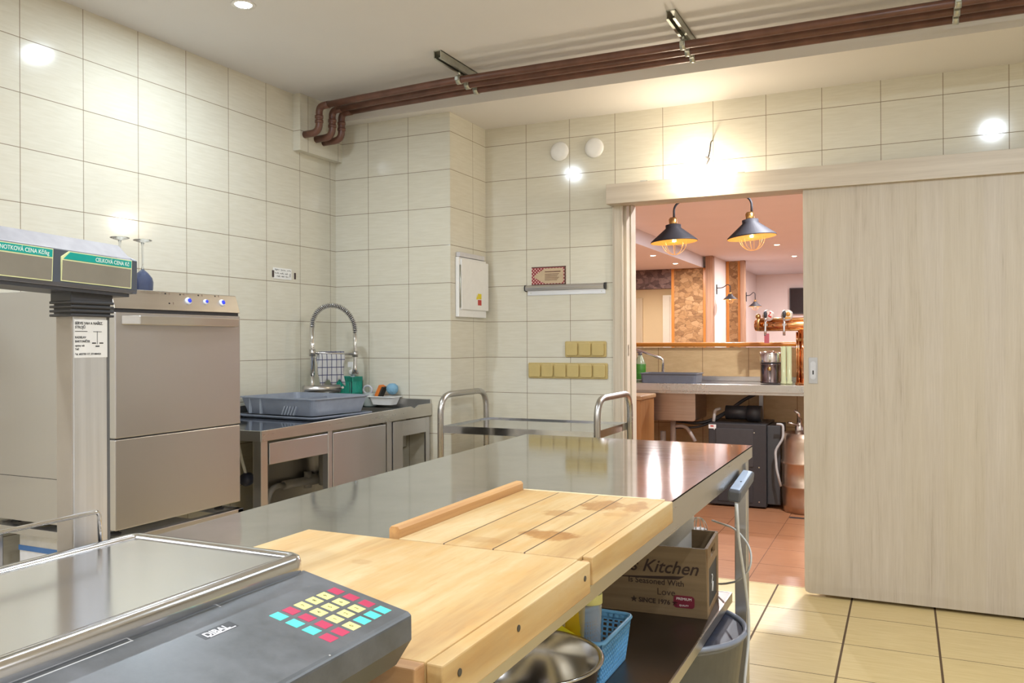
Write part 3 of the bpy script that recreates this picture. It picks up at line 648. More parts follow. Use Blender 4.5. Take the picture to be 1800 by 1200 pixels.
part('spray_head', MB().lathe([(.022, .170), (.024, .178), (.024, .190), (.010, .198), (.010, .235), (0, .236)], (-2.745, 3.805, STZ + .006), 20).box(-2.775, -2.735, 3.797, 3.813, STZ + .215, STZ + .245), M_WHITE, t, .002)
t = thing('white_tray', 'small white plastic tub holding a sponge and scourer', 'tub', (-2.53, 3.76, STZ + .03), 0)
part('tub', taper(.078, .045, .004, .050, .78, .003, .02), M_WHITE, t, local=True)
bpy.data.objects['white_tray'].location = (-2.545, 3.835 - .02, STZ + .012)
# sits on the rim of the basin
sp_ = part('sponge', MB().box(-.033, .033, -.022, .022, -.012, .010, Matrix.Translation((-2.575, 3.815, .955)) @ Matrix.Rotation(-1.1, 4, 'Y')), plain('orange_sponge', (.75, .20, .03), .9), bevel=.003)
tag(sp_, 'orange sponge leaning in the white tub', 'sponge')
part('scouring_pad', MB().box(-.033, .033, -.022, .022, -.022, -.012, Matrix.Translation((-2.575, 3.815, .955)) @ Matrix.Rotation(-1.1, 4, 'Y')), plain('dark_scourer', (.05, .04, .03), .95), sp_, .002)
q = N('blue_scrub'); q.set(col=(.22, .42, .58), rough=.6); q.bump(q.noise(q.coord(), 200, 3), .9, .004)
tag(part('scrubber', MB().lathe([(0, -.03), (.018, -.026), (.030, -.012), (.033, .002), (.030, .018), (.016, .030), (0, .032)], (-2.500, 3.82, .965), 24), q.m), 'round blue scrubber in the white tub', 'scrubber')
t = thing('steel_mug', 'small upturned metal cup beside the white tub at the sink corner', 'cup', (-2.64, 3.80, STZ))
part('cup_body', MB().lathe([(0, .004), (.034, .004), (.038, .01), (.040, .075), (.037, .078), (.035, .012), (0, .010)], (-2.645, 3.825, STZ), 28), plain('grey_green_cup', (.38, .42, .40), .35), t)
part('ring', MB().tube([(-2.645 + .028 * math.cos(a_), 3.80 , .960 + .022 * math.sin(a_)) for a_ in [2 * PI * k / 20 for k in range(20)]], .006, 8, closed=True), plain('ring_grey', (.55, .54, .58), .3), t)

# ================================================================== TROLLEY
t = thing('serving_trolley', 'tubular steel serving trolley against the back wall', 'trolley', (-1.65, 3.85, 0))
ty0, ty1, tx0, tx1, tz = 3.60, 4.10, -2.075, -1.26, .80
for x in (tx0 - .0, tx1 + .0):
    h_ = .955
    f_ = part('end_frame', MB().tube(arc([(x, ty0, .12), (x, ty0, h_), (x, ty1, h_), (x, ty1, .12)], .10, 8), .0155, 16), M_POLISH, t)
for z in (tz, .28):
    part('shelf', MB().box(tx0 + .014, tx1 - .014, ty0 - .002, ty1 + .002, z - .004, z - .001).box(tx0 + .014, tx1 - .014, ty0 - .004, ty0, z - .030, z + .006).box(tx0 + .014, tx1 - .014, ty1, ty1 + .004, z - .030, z + .006).box(tx0 + .012, tx0 + .016, ty0, ty1, z - .030, z + .006).box(tx1 - .016, tx1 - .012, ty0, ty1, z - .030, z + .006), M_TOP, t)
for x in (tx0, tx1):
    for y in (ty0, ty1):
        c_ = part('castor', MB().lathe([(.05, -.012), (.055, -.008), (.055, .008), (.05, .012)], (x, y, .056), 24, Matrix.Rotation(PI / 2, 4, 'Y')).box(x - .017, x + .017, y - .012, y + .012, .085, .125), M_BLACK, t)

# ================================================================== WORK TABLE
TZ = .86
t = thing('work_table', 'long stainless steel work table with cutting boards and scale on top', 'work table', (-.88, 1.6, 0))
TX1 = -.47; quad = [(-1.222, -.05), (TX1, -.05), (TX1, 2.935), (-1.322, 2.955)]
part('worktop', MB().prism(quad, 'z', TZ - .004, TZ), M_TOP, t)
part('front_edge', MB().box(TX1 - .004, TX1, -.05, 2.935, TZ - .040, TZ - .0002), M_STEELH, t)
part('end_edge', MB().prism([(-1.322, 2.951), (TX1, 2.931), (TX1, 2.935), (-1.322, 2.955)], 'z', TZ - .040, TZ - .0002), M_STEELH, t)
part('back_edge', MB().prism([(-1.222, -.05), (-1.218, -.05), (-1.318, 2.955), (-1.322, 2.955)], 'z', TZ - .040, TZ - .0002), M_STEELH, t)
part('apron', MB().box(TX1 - .030, TX1 - .012, 0, 2.84, TZ - .085, TZ - .040).box(-1.25, TX1 - .03, 2.84, 2.86, TZ - .085, TZ - .040).box(-1.26, -1.22, .5, 2.85, TZ - .085, TZ - .040), M_STEELH, t, .002)
for x, y in ((-.492, 2.85), (-1.27, 2.87), (-.492, .05), (-1.20, .05)):
    l_ = part('leg', MB().box(x - .020, x + .020, y - .020, y + .020, .0, TZ - .04), M_STEELV, t, .003)
SHZ = .36
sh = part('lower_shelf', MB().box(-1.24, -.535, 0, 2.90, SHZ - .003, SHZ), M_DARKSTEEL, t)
part('shelf_edge', MB().box(-.539, -.533, 0, 2.90, SHZ - .032, SHZ + .001), M_STEELH, t, .001)
part('shelf_edge', MB().box(-1.24, -.535, 2.897, 2.902, SHZ - .032, SHZ + .001), M_STEELH, t, .001)
# ---- power strip on the table corner with cable
t = thing('power_strip', 'white and blue extension socket fixed under the far corner of the work table', 'power strip', (-.47, 2.74, .78))
Mp = Matrix.Translation((-.455, 2.63, .772)) @ Matrix.Rotation(.10, 4, 'X') @ Matrix.Rotation(.12, 4, 'Y')
part('strip_body', MB().box(-.022, .016, -.10, .15, -.026, .010, Mp), plain('grey_strip', (.10, .105, .12), .4), t, .006)
part('strip_face', MB().box(-.019, .010, -.088, .138, .008, .013, Mp), plain('pale_blue_strip', (.55, .66, .85), .35), t, .004)
part('indicator', MB().lathe([(.003, .013), (.003, .0145)], (-.447, 2.58, .7785), 10), M_INK, t)
part('cable', MB().tube(arc([(-.45, 2.52, .735), (-.45, 2.55, .62), (-.442, 2.62, .47), (-.436, 2.66, .33), (-.445, 2.58, .14), (-.44, 2.62, .012)], .14, 10), .0048, 10), M_RUBBER, t)
cb_ = MB().tube(arc([(-.60, 2.90, .60), (-.50, 2.80, .60), (-.447, 2.76, .55), (-.445, 2.74, .49), (-.49, 2.76, .44), (-.565, 2.88, .39), (-.64, 2.96, .366)], .07, 8), .0035, 8)
tag(part('thin_cord', cb_, M_RUBBER), 'thin pale cord looping out beside the wooden crate at the table leg', 'cord')

# ---- boards
b1 = board_mat('board_wood_near', [(-.19, .12, .03, .02, .35), (-.10, .03, .02, .03, .2), (-.30, .30, .02, .012, .25)])
t = thing('cutting_board', 'large pale wooden pastry board with a front lip, next to the scale', 'cutting board', (-.44, .745, TZ))
part('board_top', MB().box(-.957, -.4485, .745, 1.192, TZ + .001, TZ + .026), b1, t, .002)
part('front_lip', MB().box(-.4483, -.428, .745, 1.190, TZ - .022, TZ + .025), b1, t, .002)
part('end_cleat', MB().box(-.957, -.4487, .724, .7447, TZ - .0 + .001, TZ + .0255), wood('dark_cleat', (.34, .17, .07), (.50, .30, .14), 0, 40, .5), t, .002)
for y in (.93, 1.165, .78): part('screw', MB().lathe([(.0042, 0), (.0042, .001)], (-.428, y, TZ + .006), 12, Matrix.Rotation(PI / 2, 4, 'Y')), plain('dark_screw', (.04, .035, .03), .4), t)
b2 = board_mat('board_wood_far', [(-.105, .125, .062, .034, .9), (-.11, .405, .045, .055, .8), (-.045, .425, .022, .06, .75), (-.16, .30, .035, .03, .5), (-.06, .33, .03, .02, .4), (-.20, .05, .05, .02, .3)], seams=[-.100 - .055, -.100, -.245])
t = thing('cutting_board', 'planked wooden board with brown stains and a raised batten, behind the pastry board', 'cutting board', (-.44, 1.197, TZ))
part('board_top', MB().box(-.772, -.4505, 1.197, 1.705, TZ + .001, TZ + .026), b2, t, .002)
part('front_lip', MB().box(-.4503, -.433, 1.215, 1.705, TZ - .018, TZ + .0255), b1, t, .002)
part('end_strip', MB().box(-.772, -.4505, 1.7052, 1.712, TZ + .001, TZ + .0275), plain('pale_edge', (.72, .56, .34), .5), t, .001)
part('batten', MB().prism([(-.793, TZ + .001), (-.7722, TZ + .001), (-.7722, TZ + .040), (-.776, TZ + .045), (-.789, TZ + .045), (-.793, TZ + .040)], 'y', 1.200, 1.707), wood('batten_wood', (.42, .21, .08), (.62, .36, .15), 1, 40, .45), t, .001)
part('lip_block', MB().box(-.4505, -.438, 1.195, 1.2145, TZ - .012, TZ + .020), wood('block_wood', (.40, .22, .09), (.55, .33, .15), 1, 40, .5), t, .002)

# ================================================================== SCALE
M_SBODY = N('scale_body'); g_ = M_SBODY.noise(M_SBODY.coord(), 14, 6, .7)
M_SBODY.set(col=M_SBODY.ramp(g_, [(.3, (.055, .06, .062)), (.7, (.115, .12, .13))]), rough=M_SBODY.math('ADD', .22, M_SBODY.math('MULTIPLY', g_, .3))); M_SBODY = M_SBODY.m
M_SDARK = plain('scale_dark', (.018, .018, .02), .35); M_LINE = plain('worn_line', (.42, .42, .42), .5)
t = thing('price_scale', 'grey shop price scale with steel platter, colour keys and display on a column', 'scale', (-.65, .45, TZ))
k_ = (.982 - .955) / .13
body = part('body', MB().prism([(-.448, .902), (-.430, .930), (-.430, .9535), (-.434, .9565), (-.560, .9825), (-.566, .975), (-.585, .966), (-.875, .966), (-.875, .902)], 'y', .04, .690), M_SBODY, t, .002)
for x in (-.84, -.50):
    for y in (.10, .64): part('foot', MB().lathe([(.020, 0), (.020, .010), (.012, .014), (.012, .043)], (x, y, TZ), 18), M_BLACK, t)
part('inner_deck', MB().box(-.86, -.587, .06, .675, .966, .9745), M_SDARK, t, .001)
def kp(x, y, off=0): return Vector((x, y, .955 + (-.43 - x) * k_ + off))
nk = Vector((k_, 0, 1)).normalized(); ek = Vector((1, 0, -k_)).normalized()
Mk = lambda x, y, off=0: Matrix.Translation(kp(x, y) + nk * off) @ Matrix(((ek.x, 0, nk.x, 0), (0, 1, 0, 0), (ek.z, 0, nk.z, 0), (0, 0, 0, 1)))
cols = ['TTTR', 'RRRR', 'YYYY', 'YYYT', 'YYYT', 'RRRT']
km = {'T': plain('key_teal', (.08, .60, .52), .35), 'R': plain('key_red', (.45, .03, .09), .35), 'Y': plain('key_yellow', (.80, .74, .25), .35)}
kl = {'T': 'turquoise key', 'R': 'crimson key', 'Y': 'yellow key'}
sym = {'T': '*', 'R': '+'}; dig = {(2, 0): '7', (3, 0): '8', (4, 0): '9', (2, 1): '4', (3, 1): '5', (4, 1): '6', (2, 2): '1', (3, 2): '2', (4, 2): '3', (2, 3): '0'}
kw, kh = .0133, .0120
for i, c in enumerate(cols):
    for j, ch in enumerate(c):
        x = -.5065 + j * .0181; y = .5895 + i * .01655
        key = part('key', MB().box(-kw / 2, kw / 2, -kh / 2, kh / 2, -.0002, .0009, Mk(x, y)), km[ch], t, .0003, label=kl[ch])
part('key_outline', MB().box(-.0005, .0005, -.0008, .0008, 0, .0003, Mk(-.52, .62)), M_LINE, t)
ko = MB()
for i, c in enumerate(cols):
    for j, ch in enumerate(c):
        x = -.5065 + j * .0181; y = .5895 + i * .01655; a_, b_ = kw / 2 + .0011, kh / 2 + .0011
        for bb in ((-a_, a_, -b_, -b_ + .0005), (-a_, a_, b_ - .0005, b_), (-a_, -a_ + .0005, -b_, b_), (a_ - .0005, a_, -b_, b_)): ko.box(*bb, 0, .0003, Mk(x, y))
part('keypad_grid', ko, plain('grid_white', (.55, .53, .55), .5), t)
for i, c in enumerate(cols):
    for j, ch in enumerate(c):
        x = -.5065 + j * .0181; y = .5895 + i * .01655
        s_ = dig.get((i, j)) if ch == 'Y' else None
        if s_: text('key_mark', s_, .0060, M_INK, t, kp(x + .002, y) + nk * .0010 - Vector((0, .0018, 0)), (0, 1, 0), (-ek.x, 0, -ek.z), ext=.00005)
pl_ = MB()
for y in (.566, .472): pl_.box(-.064, .064, -.0008, .0008, 0, .0005, Mk(-.495, y))
pl_.box(-.0007, .0007, -.20, .0, 0, .0005, Mk(-.553, .472))
part('panel_line', pl_, M_LINE, t)
bd = part('badge', MB().box(-.0060, .0060, -.0190, .0190, 0, .0006, Mk(-.5225, .532)), M_SDARK, t, .0002)
text('badge_text', 'DIBAL', .0098, plain('badge_white', (.75, .75, .80), .4), bd, kp(-.5188, .5165) + nk * .0008, (0, 1, 0), (-ek.x, 0, -ek.z), off=.0002, ext=.0001, squash=1.0)
part('badge_underline', MB().box(-.0005, .0005, -.013, .016, .0006, .0010, Mk(-.5178, .532)), bpy.data.materials['badge_white'], bd)
# blue film window near the front
part('price_film', MB().box(-.045, .050, -.14, -.01, .0001, .0005, Mk(-.49, .44)), plain('blue_grey_film', (.13, .16, .22), .18), t)
# platter: shallow tray with rounded edge
pm = MB(); o_ = rrect(-.802, -.556, .10, .692, .022, 6); n_ = len(o_); cx_, cy_p = -.679, .396
def off_(d): return rrect(-.802 - d, -.556 + d, .10 - d, .692 + d, .018 + d, 6)
rings = [(off_(-.001), .9785), (off_(.0005), .984), (off_(.0005), .992), (off_(-.0015), .9975), (off_(-.006), 1.0), (off_(-.012), .9998), (off_(-.016), .9975), (off_(-.0165), .9965)]
vs = [];
for r_, z in rings: vs += [(a, b, z) for a, b in r_]
fs = [[i * n_ + j, i * n_ + (j + 1) % n_, (i + 1) * n_ + (j + 1) % n_, (i + 1) * n_ + j] for i in range(len(rings) - 1) for j in range(n_)]
pm.add(vs, fs, True); pm.f += [[(len(rings) - 1) * n_ + j for j in range(n_)], list(range(n_))[::-1]]; pm.sm += [False, False]
q = N('platter_steel'); g = q.noise(q.coord(scale=(4, 60, 1)), 1, 5, .7); g2 = q.noise(q.coord(), 10, 5, .7)
q.set(col=(.66, .66, .68), metal=1.0, rough=q.math('ADD', .10, q.math('MULTIPLY', g2, .12))); q.bump(g, .04, .001)
part('platter', pm, q.m, t)
# guard rail
part('guard_rail', MB().tube(arc([(-.806, .10, 1.0), (-.806, .10, 1.0305), (-.806, .645, 1.0305), (-.804, .645, .998)], .006, 5), .0024, 10), M_CHROME, t)
# column
M_COLB = plain('column_beige', (.36, .31, .25), .4, var=.04); M_COLF = metal('column_alu', (.66, .67, .70), .42, (40, 40, 1), 3, .02)
col = part('column', MB().box(-.8575, -.832, .632, .6775, .966, 1.250), M_COLB, t, .001)
part('column_face', MB().box(-.8325, -.830, .6330, .6755, .967, 1.249), M_COLF, col, .0006)
part('column_edge', MB().box(-.836, -.8305, .6757, .6795, .967, 1.249), plain('edge_grey', (.10, .10, .10), .4), col)
cl = MB().box(-.861, -.8275, .628, .682, 1.262, 1.281)
for k in range(4): cl.box(-.862, -.8265, .627, .683, 1.2455 + k * .0048, 1.2485 + k * .0048)
cl.box(-.8585, -.829, .630, .680, 1.2455, 1.263)
part('collar', cl, M_BLACK, t, .0008)
dl = text('service_label_text', 'SERVIS VAH A NAŘEZ.', .0042, M_INK, col, (-.82945, .6345, 1.2370), (0, 1, 0), (0, 0, 1), off=.00008, ext=.00005, squash=.86)
part('service_label', MB().box(-.8300, -.8297, .6335, .6760, 1.2000, 1.2425), plain('label_paper', (.70, .69, .66), .6), col)
for z, s_, sz in ((1.2325, 'STROJŮ', .0042), (1.2215, 'RADISLAV', .0034), (1.2170, 'BARTONÍČEK', .0034), (1.2125, 'opravy vah', .0030), (1.2085, 'Telč', .0030), (1.2030, 'Tel. 602/730 117, 371/484424', .0030)):
    text('service_label_text', s_, sz, M_INK, col, (-.82945, .6345, z), (0, 1, 0), (0, 0, 1), off=.00006, ext=.00005, squash=.9)
ic = MB().box(-.8297, -.8294, .6345, .650, 1.2290, 1.2296).box(-.8297, -.8294, .6575, .6685, 1.2288, 1.2293).box(-.8297, -.8294, .6625, .6630, 1.215, 1.2295).box(-.8297, -.8294, .6560, .6610, 1.2155, 1.2168).box(-.8297, -.8294, .6655, .6705, 1.2155, 1.2168).box(-.8297, -.8294, .6605, .6655, 1.2120, 1.2133)
part('scales_emblem', ic, M_INK, col)
# display head (droops 2.2 degrees)
Mh = Matrix.Translation((0, .708, 1.291)) @ Matrix.Rotation(-.039, 4, 'X') @ Matrix.Translation((0, -.708, -1.291))
M_HEAD = plain('display_top', (.25, .25, .275), .45, var=.12, scale=60); M_HFACE = plain('display_face', (.075, .085, .11), .3)
hb = MB().prism([(-.880, 1.2735), (-.820, 1.2735), (-.8195, 1.2780), (-.8215, 1.3140), (-.843, 1.3315), (-.880, 1.3315)], 'y', .18, .702, m=Mh)
hd = part('display_housing', hb, M_HEAD, t, .0015)
part('display_bezel', MB().prism([(-.8195, 1.2740), (-.8175, 1.2775), (-.8190, 1.3125), (-.8215, 1.3135)], 'y', .18, .7075, m=Mh), M_HFACE, hd)
part('end_cap', MB().prism([(-.880, 1.2735), (-.8185, 1.2735), (-.8180, 1.2780), (-.8205, 1.3135), (-.843, 1.3225), (-.880, 1.3225)], 'y', .702, .7085, m=Mh), M_HFACE, hd, .001)
part('base_strip', MB().box(-.875, -.8215, .19, .700, 1.2695, 1.2738, Mh), M_BLACK, hd)
M_TEALP = plain('panel_teal', (.0, .33, .29), .4); M_PYEL = plain('panel_yellow_line', (.74, .76, .42), .4); M_LCD = plain('lcd_window', (.235, .215, .175), .18)
M_TXT = plain('panel_text', (.70, .85, .80), .4)
def fx(z): return -.8175 - .0015 * (z - 1.2775) / .035
def panel(y0, y1, z0, z1, cut, txt, ty):
    e = .0004
    pb = MB().prism([(y0, z0), (y1, z0), (y1, z1), (y0 + cut, z1), (y0, z1 - cut * .75)], 'x', -.8183, -.8166, m=Mh)
    p = part('display_panel', pb, M_PYEL, hd)
    g = .0011
    part('window', MB().prism([(y0 + g, z0 + g), (y1 - g, z0 + g), (y1 - g, z1 - .0105), (y0 + g, z1 - .0105)], 'x', -.8183, -.8162, m=Mh), M_LCD, p)
    part('header', MB().prism([(y0 + g + cut * .1, z1 - .0090), (y1 - g, z1 - .0090), (y1 - g, z1 - g), (y0 + g * .6 + cut, z1 - g)], 'x', -.8183, -.8161, m=Mh), M_TEALP, p)
    o = Mh @ Vector((-.8159, ty, z1 - .0072))
    text('panel_text', txt, .0062, M_TXT, p, o, (0, 1, -.039), (0, .039, 1), align='RIGHT', off=.0001, ext=.00005, squash=.82)
panel(.6085, .6985, 1.2790, 1.3120, .009, 'CELKOVÁ CENA Kč', .6945)
panel(.500, .5985, 1.2775, 1.3120, .0, 'JEDNOTKOVÁ CENA Kč/kg', .5935)
panel(.39, .490, 1.2775, 1.3120, .0, 'HMOTNOST kg', .485)

# ================================================================== THINGS ON THE LOWER SHELF
# crate
t = thing('wooden_crate', 'open brown wooden crate printed with kitchen lettering on the table shelf', 'crate', (-.55, 2.587, SHZ), .07)
q_ = wood('crate_wood', (.15, .10, .05), (.24, .165, .09), 0, 30, .6); q2_ = wood('crate_wood_end', (.24, .15, .07), (.34, .22, .12), 2, 30, .6)
W_, D_, Hh = .40, .27, .215
def cpt(x, y, z): return (x, y, z)
tp_ = .012
front = MB().add([(-W_, 0, 0), (0, 0, 0), (-.006, tp_ * 0, Hh), (-W_ + .0, 0, Hh), (-W_, .009, 0), (0, .009, 0), (-.006, .009, Hh), (-W_, .009, Hh)], [[0, 1, 2, 3], [7, 6, 5, 4], [0, 4, 5, 1], [1, 5, 6, 2], [2, 6, 7, 3], [3, 7, 4, 0]])
part('side_panel', front, q_, t, .001, local=True)
part('side_panel', MB().box(-W_, -.004, D_ - .009, D_, 0, Hh), q_, t, .001, local=True)
def endp(x):
    m_ = MB(); y0_, y1_ = .0095, D_ - .0095
    m_.box(x - .010, x, y0_, y1_, 0, .020).box(x - .010, x, y0_, y0_ + .03, .02, Hh).box(x - .010, x, y1_ - .03, y1_, .02, Hh)
    m_.box(x - .010, x, y0_ + .03, y1_ - .03, Hh - .018, Hh).box(x - .010, x, y0_ + .03, y1_ - .03, .145, Hh - .045)
    m_.box(x - .010, x, y0_ + .03, y0_ + .075, Hh - .045, Hh - .018).box(x - .010, x, y1_ - .075, y1_ - .03, Hh - .045, Hh - .018)
    return m_
part('end_panel', endp(-.001), q2_, t, .001, local=True); part('end_panel', endp(-W_ + .012), q2_, t, .001, local=True)
bbp = part('chalkboard', MB().box(-.009, -.004, .0395, D_ - .0395, .020, .145), plain('chalk_black', (.05, .05, .05), .6), t, local=True)
part('chalk_mark', MB().tube([(-.0035, .12, .055), (-.0035, .13, .075), (-.0035, .118, .082), (-.0035, .135, .10), (-.0035, .122, .108)], .002, 6).tube([(-.0035, .14, .05), (-.0035, .145, .08)], .002, 6), M_WHITE, bbp, local=True)
part('bottom_panel', MB().box(-W_ + .012, -.012, .01, D_ - .01, 0, .008), q_, t, local=True)
Rt = ROOT[t]; xd_ = Rt.to_3x3() @ Vector((1, 0, 0)); 
def ct(name, s, size, x, z, **k): return text(name, s, size, M_INKB, t, Rt @ Vector((x, -.0006, z)), xd_, (0, 0, 1), align='CENTER', ext=.0002, **k)
ct('lettering', "Mom's Kitchen", .056, -.200, .132, shear=.35, off=.0006)
ct('lettering', 'Is Seasoned With', .025, -.160, .094, off=.0003)
ct('lettering', 'Love', .030, -.128, .062)
ct('lettering', '★ SINCE 1976 ★', .020, -.165, .034, off=.0006)
part('swoosh', MB().prism([(-.32, .108), (-.18, .110), (-.09, .114), (-.070, .126), (-.105, .124), (-.18, .118)], 'y', -.0008, 0), M_INKB, t, local=True)
st_ = part('sticker', MB().prism(rrect(-.105, -.040, .028, .066, .010), 'y', -.0008, 0), plain('crimson_sticker', (.16, .012, .03), .4), t, local=True)
text('sticker_text', 'PREMIUM', .0115, M_WHITE, st_, Rt @ Vector((-.0725, -.0012, .052)), xd_, (0, 0, 1), align='CENTER', ext=.0001)
text('sticker_text', 'QUALITY', .0070, M_WHITE, st_, Rt @ Vector((-.0725, -.0012, .0335)), xd_, (0, 0, 1), align='CENTER', ext=.0001)
# white canister, whisks behind crate
t = thing('white_canister', 'white plastic canister standing behind the wooden crate', 'canister', (-.72, 2.90, SHZ))
part('canister_body', MB().lathe([(.075, 0), (.08, .01), (.08, .255), (.076, .262), (.076, .275), (0, .277)], (-.735, 2.86 + .08 - .08, SHZ), 32), M_WHITE, t)
bpy.data.objects['white_canister'].location.z = SHZ
t = thing('whisk', 'wire whisk with metal loops sticking up behind the wooden crate', 'whisk', (-.62, 2.87, SHZ))
wm = MB()
for k in range(6):
    a_ = PI * k / 6; pts_ = []
    for i in range(17):
        th = PI * i / 16 - PI / 2 + PI / 2
        rr = .030 * math.sin(th); zz = .175 + .045 * (1 - math.cos(th)) if False else 0
        ph = -PI / 2 + PI * i / 16 + PI / 2
        pts_.append((-.645 + .032 * math.cos(PI * i / 16) * math.cos(a_), 2.885 + .032 * math.cos(PI * i / 16) * math.sin(a_), SHZ + .205 + .045 * math.sin(PI * i / 16)))
    wm.tube(pts_, .0014, 6)
part('wire_loops', wm, M_CHROME, t); part('handle', MB().tube([(-.645, 2.885, SHZ + .004), (-.645, 2.885, SHZ + .14), (-.645, 2.885, SHZ + .21)], [.010, .011, .030], 14), M_BLACK, t)
# steel bowl
M_BOWL = metal('bowl_steel', (.52, .50, .48), .2, (1, 1, 1), 6, .0, .08)
t = thing('steel_bowl', 'wide stainless mixing bowl at the near end of the table shelf', 'bowl', (-.745, 1.60, SHZ))
part('bowl', MB().lathe([(0, .002), (.09, .002), (.135, .035), (.160, .09), (.166, .136), (.176, .140), (.180, .137), (.178, .133), (.170, .131), (.163, .088), (.138, .031), (.092, -.0), (0, -.0)], (-.790, 1.755, SHZ + .0005), 48), M_BOWL, t)
# blue basket
t = thing('blue_basket', 'light blue perforated plastic basket on the table shelf beside the bowl', 'basket', (-.745, 2.06, SHZ))
M_BLUEB = plain('light_blue_plastic', (.17, .46, .80), .4)
bb_ = MB(); hx, hy, hz = .088, .122, .115
def quadw(p0, p1, p2, p3, nu, nv):
    """lattice wall from bottom edge p0-p1 to top edge p3-p2"""
    p0, p1, p2, p3 = map(Vector, (p0, p1, p2, p3))
    nrm_ = (p1 - p0).cross(p3 - p0).normalized() * .0012
    def at(u, v): return (p0 * (1 - u) + p1 * u) * (1 - v) + (p3 * (1 - u) + p2 * u) * v
    def strip(a, b, c, d_):
        vs_ = [a - nrm_, b - nrm_, c - nrm_, d_ - nrm_, a + nrm_, b + nrm_, c + nrm_, d_ + nrm_]
        bb_.add(vs_, [[0, 1, 2, 3], [7, 6, 5, 4], [0, 4, 5, 1], [1, 5, 6, 2], [2, 6, 7, 3], [3, 7, 4, 0]])
    for i in range(nu + 1):
        u0_ = max(0, i / nu - .17 / nu); u1_ = min(1, i / nu + .17 / nu); strip(at(u0_, 0), at(u1_, 0), at(u1_, 1), at(u0_, 1))
    for j in range(nv + 1):
        v0_ = max(0, j / nv - .18 / nv); v1_ = min(1, j / nv + .18 / nv); strip(at(0, v0_), at(1, v0_), at(1, v1_), at(0, v1_))
    strip(at(0, .84), at(1, .84), at(1, 1), at(0, 1)); strip(at(0, 0), at(1, 0), at(1, .08), at(0, .08))
s_ = .86
c0 = [(-hx * s_, -hy * s_, 0), (hx * s_, -hy * s_, 0), (hx * s_, hy * s_, 0), (-hx * s_, hy * s_, 0)]; c1 = [(-hx, -hy, hz), (hx, -hy, hz), (hx, hy, hz), (-hx, hy, hz)]
for i, nu in ((0, 11), (1, 17), (2, 11), (3, 17)): j = (i + 1) % 4; quadw(c0[i], c0[j], c1[j], c1[i], nu, 9)
bb_.box(-hx * s_, hx * s_, -hy * s_, hy * s_, 0, .002)
part('lattice_walls', bb_, M_BLUEB, t, local=True)
rr_ = [(a, b, hz) for a, b in rrect(-hx - .003, hx + .003, -hy - .003, hy + .003, .022)]
part('rim', MB().tube(rr_, .0055, 10, closed=True), M_BLUEB, t, local=True)
t.location = (-.760, 2.067, SHZ + .001)
# yellow packet and bottle in the basket
t = thing('yellow_packet', 'bright yellow packet of food behind the steel bowl', 'packet', (-.83, 1.99, SHZ))
M_YEL = plain('yellow_film', (.85, .56, .01), .35, var=.08, scale=12)
pk = MB().add([(-.832, 1.99, SHZ + .008), (-.742, 1.985, SHZ + .008), (-.742, 2.03, SHZ + .008), (-.832, 2.035, SHZ + .008), (-.838, 2.00, SHZ + .23), (-.735, 1.995, SHZ + .23), (-.735, 2.02, SHZ + .23), (-.838, 2.025, SHZ + .23)], [[0, 3, 2, 1], [4, 5, 6, 7], [0, 1, 5, 4], [1, 2, 6, 5], [2, 3, 7, 6], [3, 0, 4, 7]])
part('bag', pk, M_YEL, t, .006)
part('folded_bag', MB().add([(-.842, 1.962, SHZ + .128), (-.742, 1.966, SHZ + .062), (-.738, 1.985, SHZ + .110), (-.838, 1.985, SHZ + .155), (-.842, 1.968, SHZ + .120), (-.742, 1.972, SHZ + .054), (-.738, 1.991, SHZ + .100), (-.838, 1.991, SHZ + .147)], [[0, 1, 2, 3], [7, 6, 5, 4], [0, 4, 5, 1], [1, 5, 6, 2], [2, 6, 7, 3], [3, 7, 4, 0]]), plain('yellow_film_light', (.85, .72, .02), .35), t, .002)
part('print_patch', MB().box(-.83, -.785, 1.9895, 1.9905, SHZ + .130, SHZ + .20), plain('packet_print', (.62, .48, .25), .5), t)
text('packet_text', 'HOL', .018, M_INKB, t, (-.826, 1.9885, SHZ + .140), (1, -.03, 0), (0, 0, 1), ext=.0002, label='dark printed letters')
t = thing('juice_bottle', 'clear ribbed plastic bottle with green liquid standing in the blue basket', 'bottle', (-.775, 2.03, SHZ + .004))
q = N('clear_plastic'); q.set(col=(.78, .82, .88), rough=.12, trans=.75, ior=1.3); M_CLR = q.m
prof = [(.0, 0), (.026, 0), (.029, .01)] + [(.0275 + (.0015 if k % 2 else 0), .02 + k * .009) for k in range(14)] + [(.030, .16), (.031, .205), (.027, .225), (.015, .245), (.0, .246)]
part('bottle_body', MB().lathe(prof, (-.726, 2.012, SHZ + .004), 28), M_CLR, t)
part('green_liquid', MB().lathe([(0, .002), (.0245, .002), (.0262, .012), (.0262, .085), (0, .088)], (-.726, 2.012, SHZ + .004), 24), plain('green_liquid', (.20, .26, .05), .3), t)
part('bottle_label', MB().lathe([(.0318, .190), (.0322, .192), (.0322, .212), (.0315, .214)], (-.726, 2.012, SHZ + .004), 28), plain('yellow_label', (.72, .68, .25), .5), t)
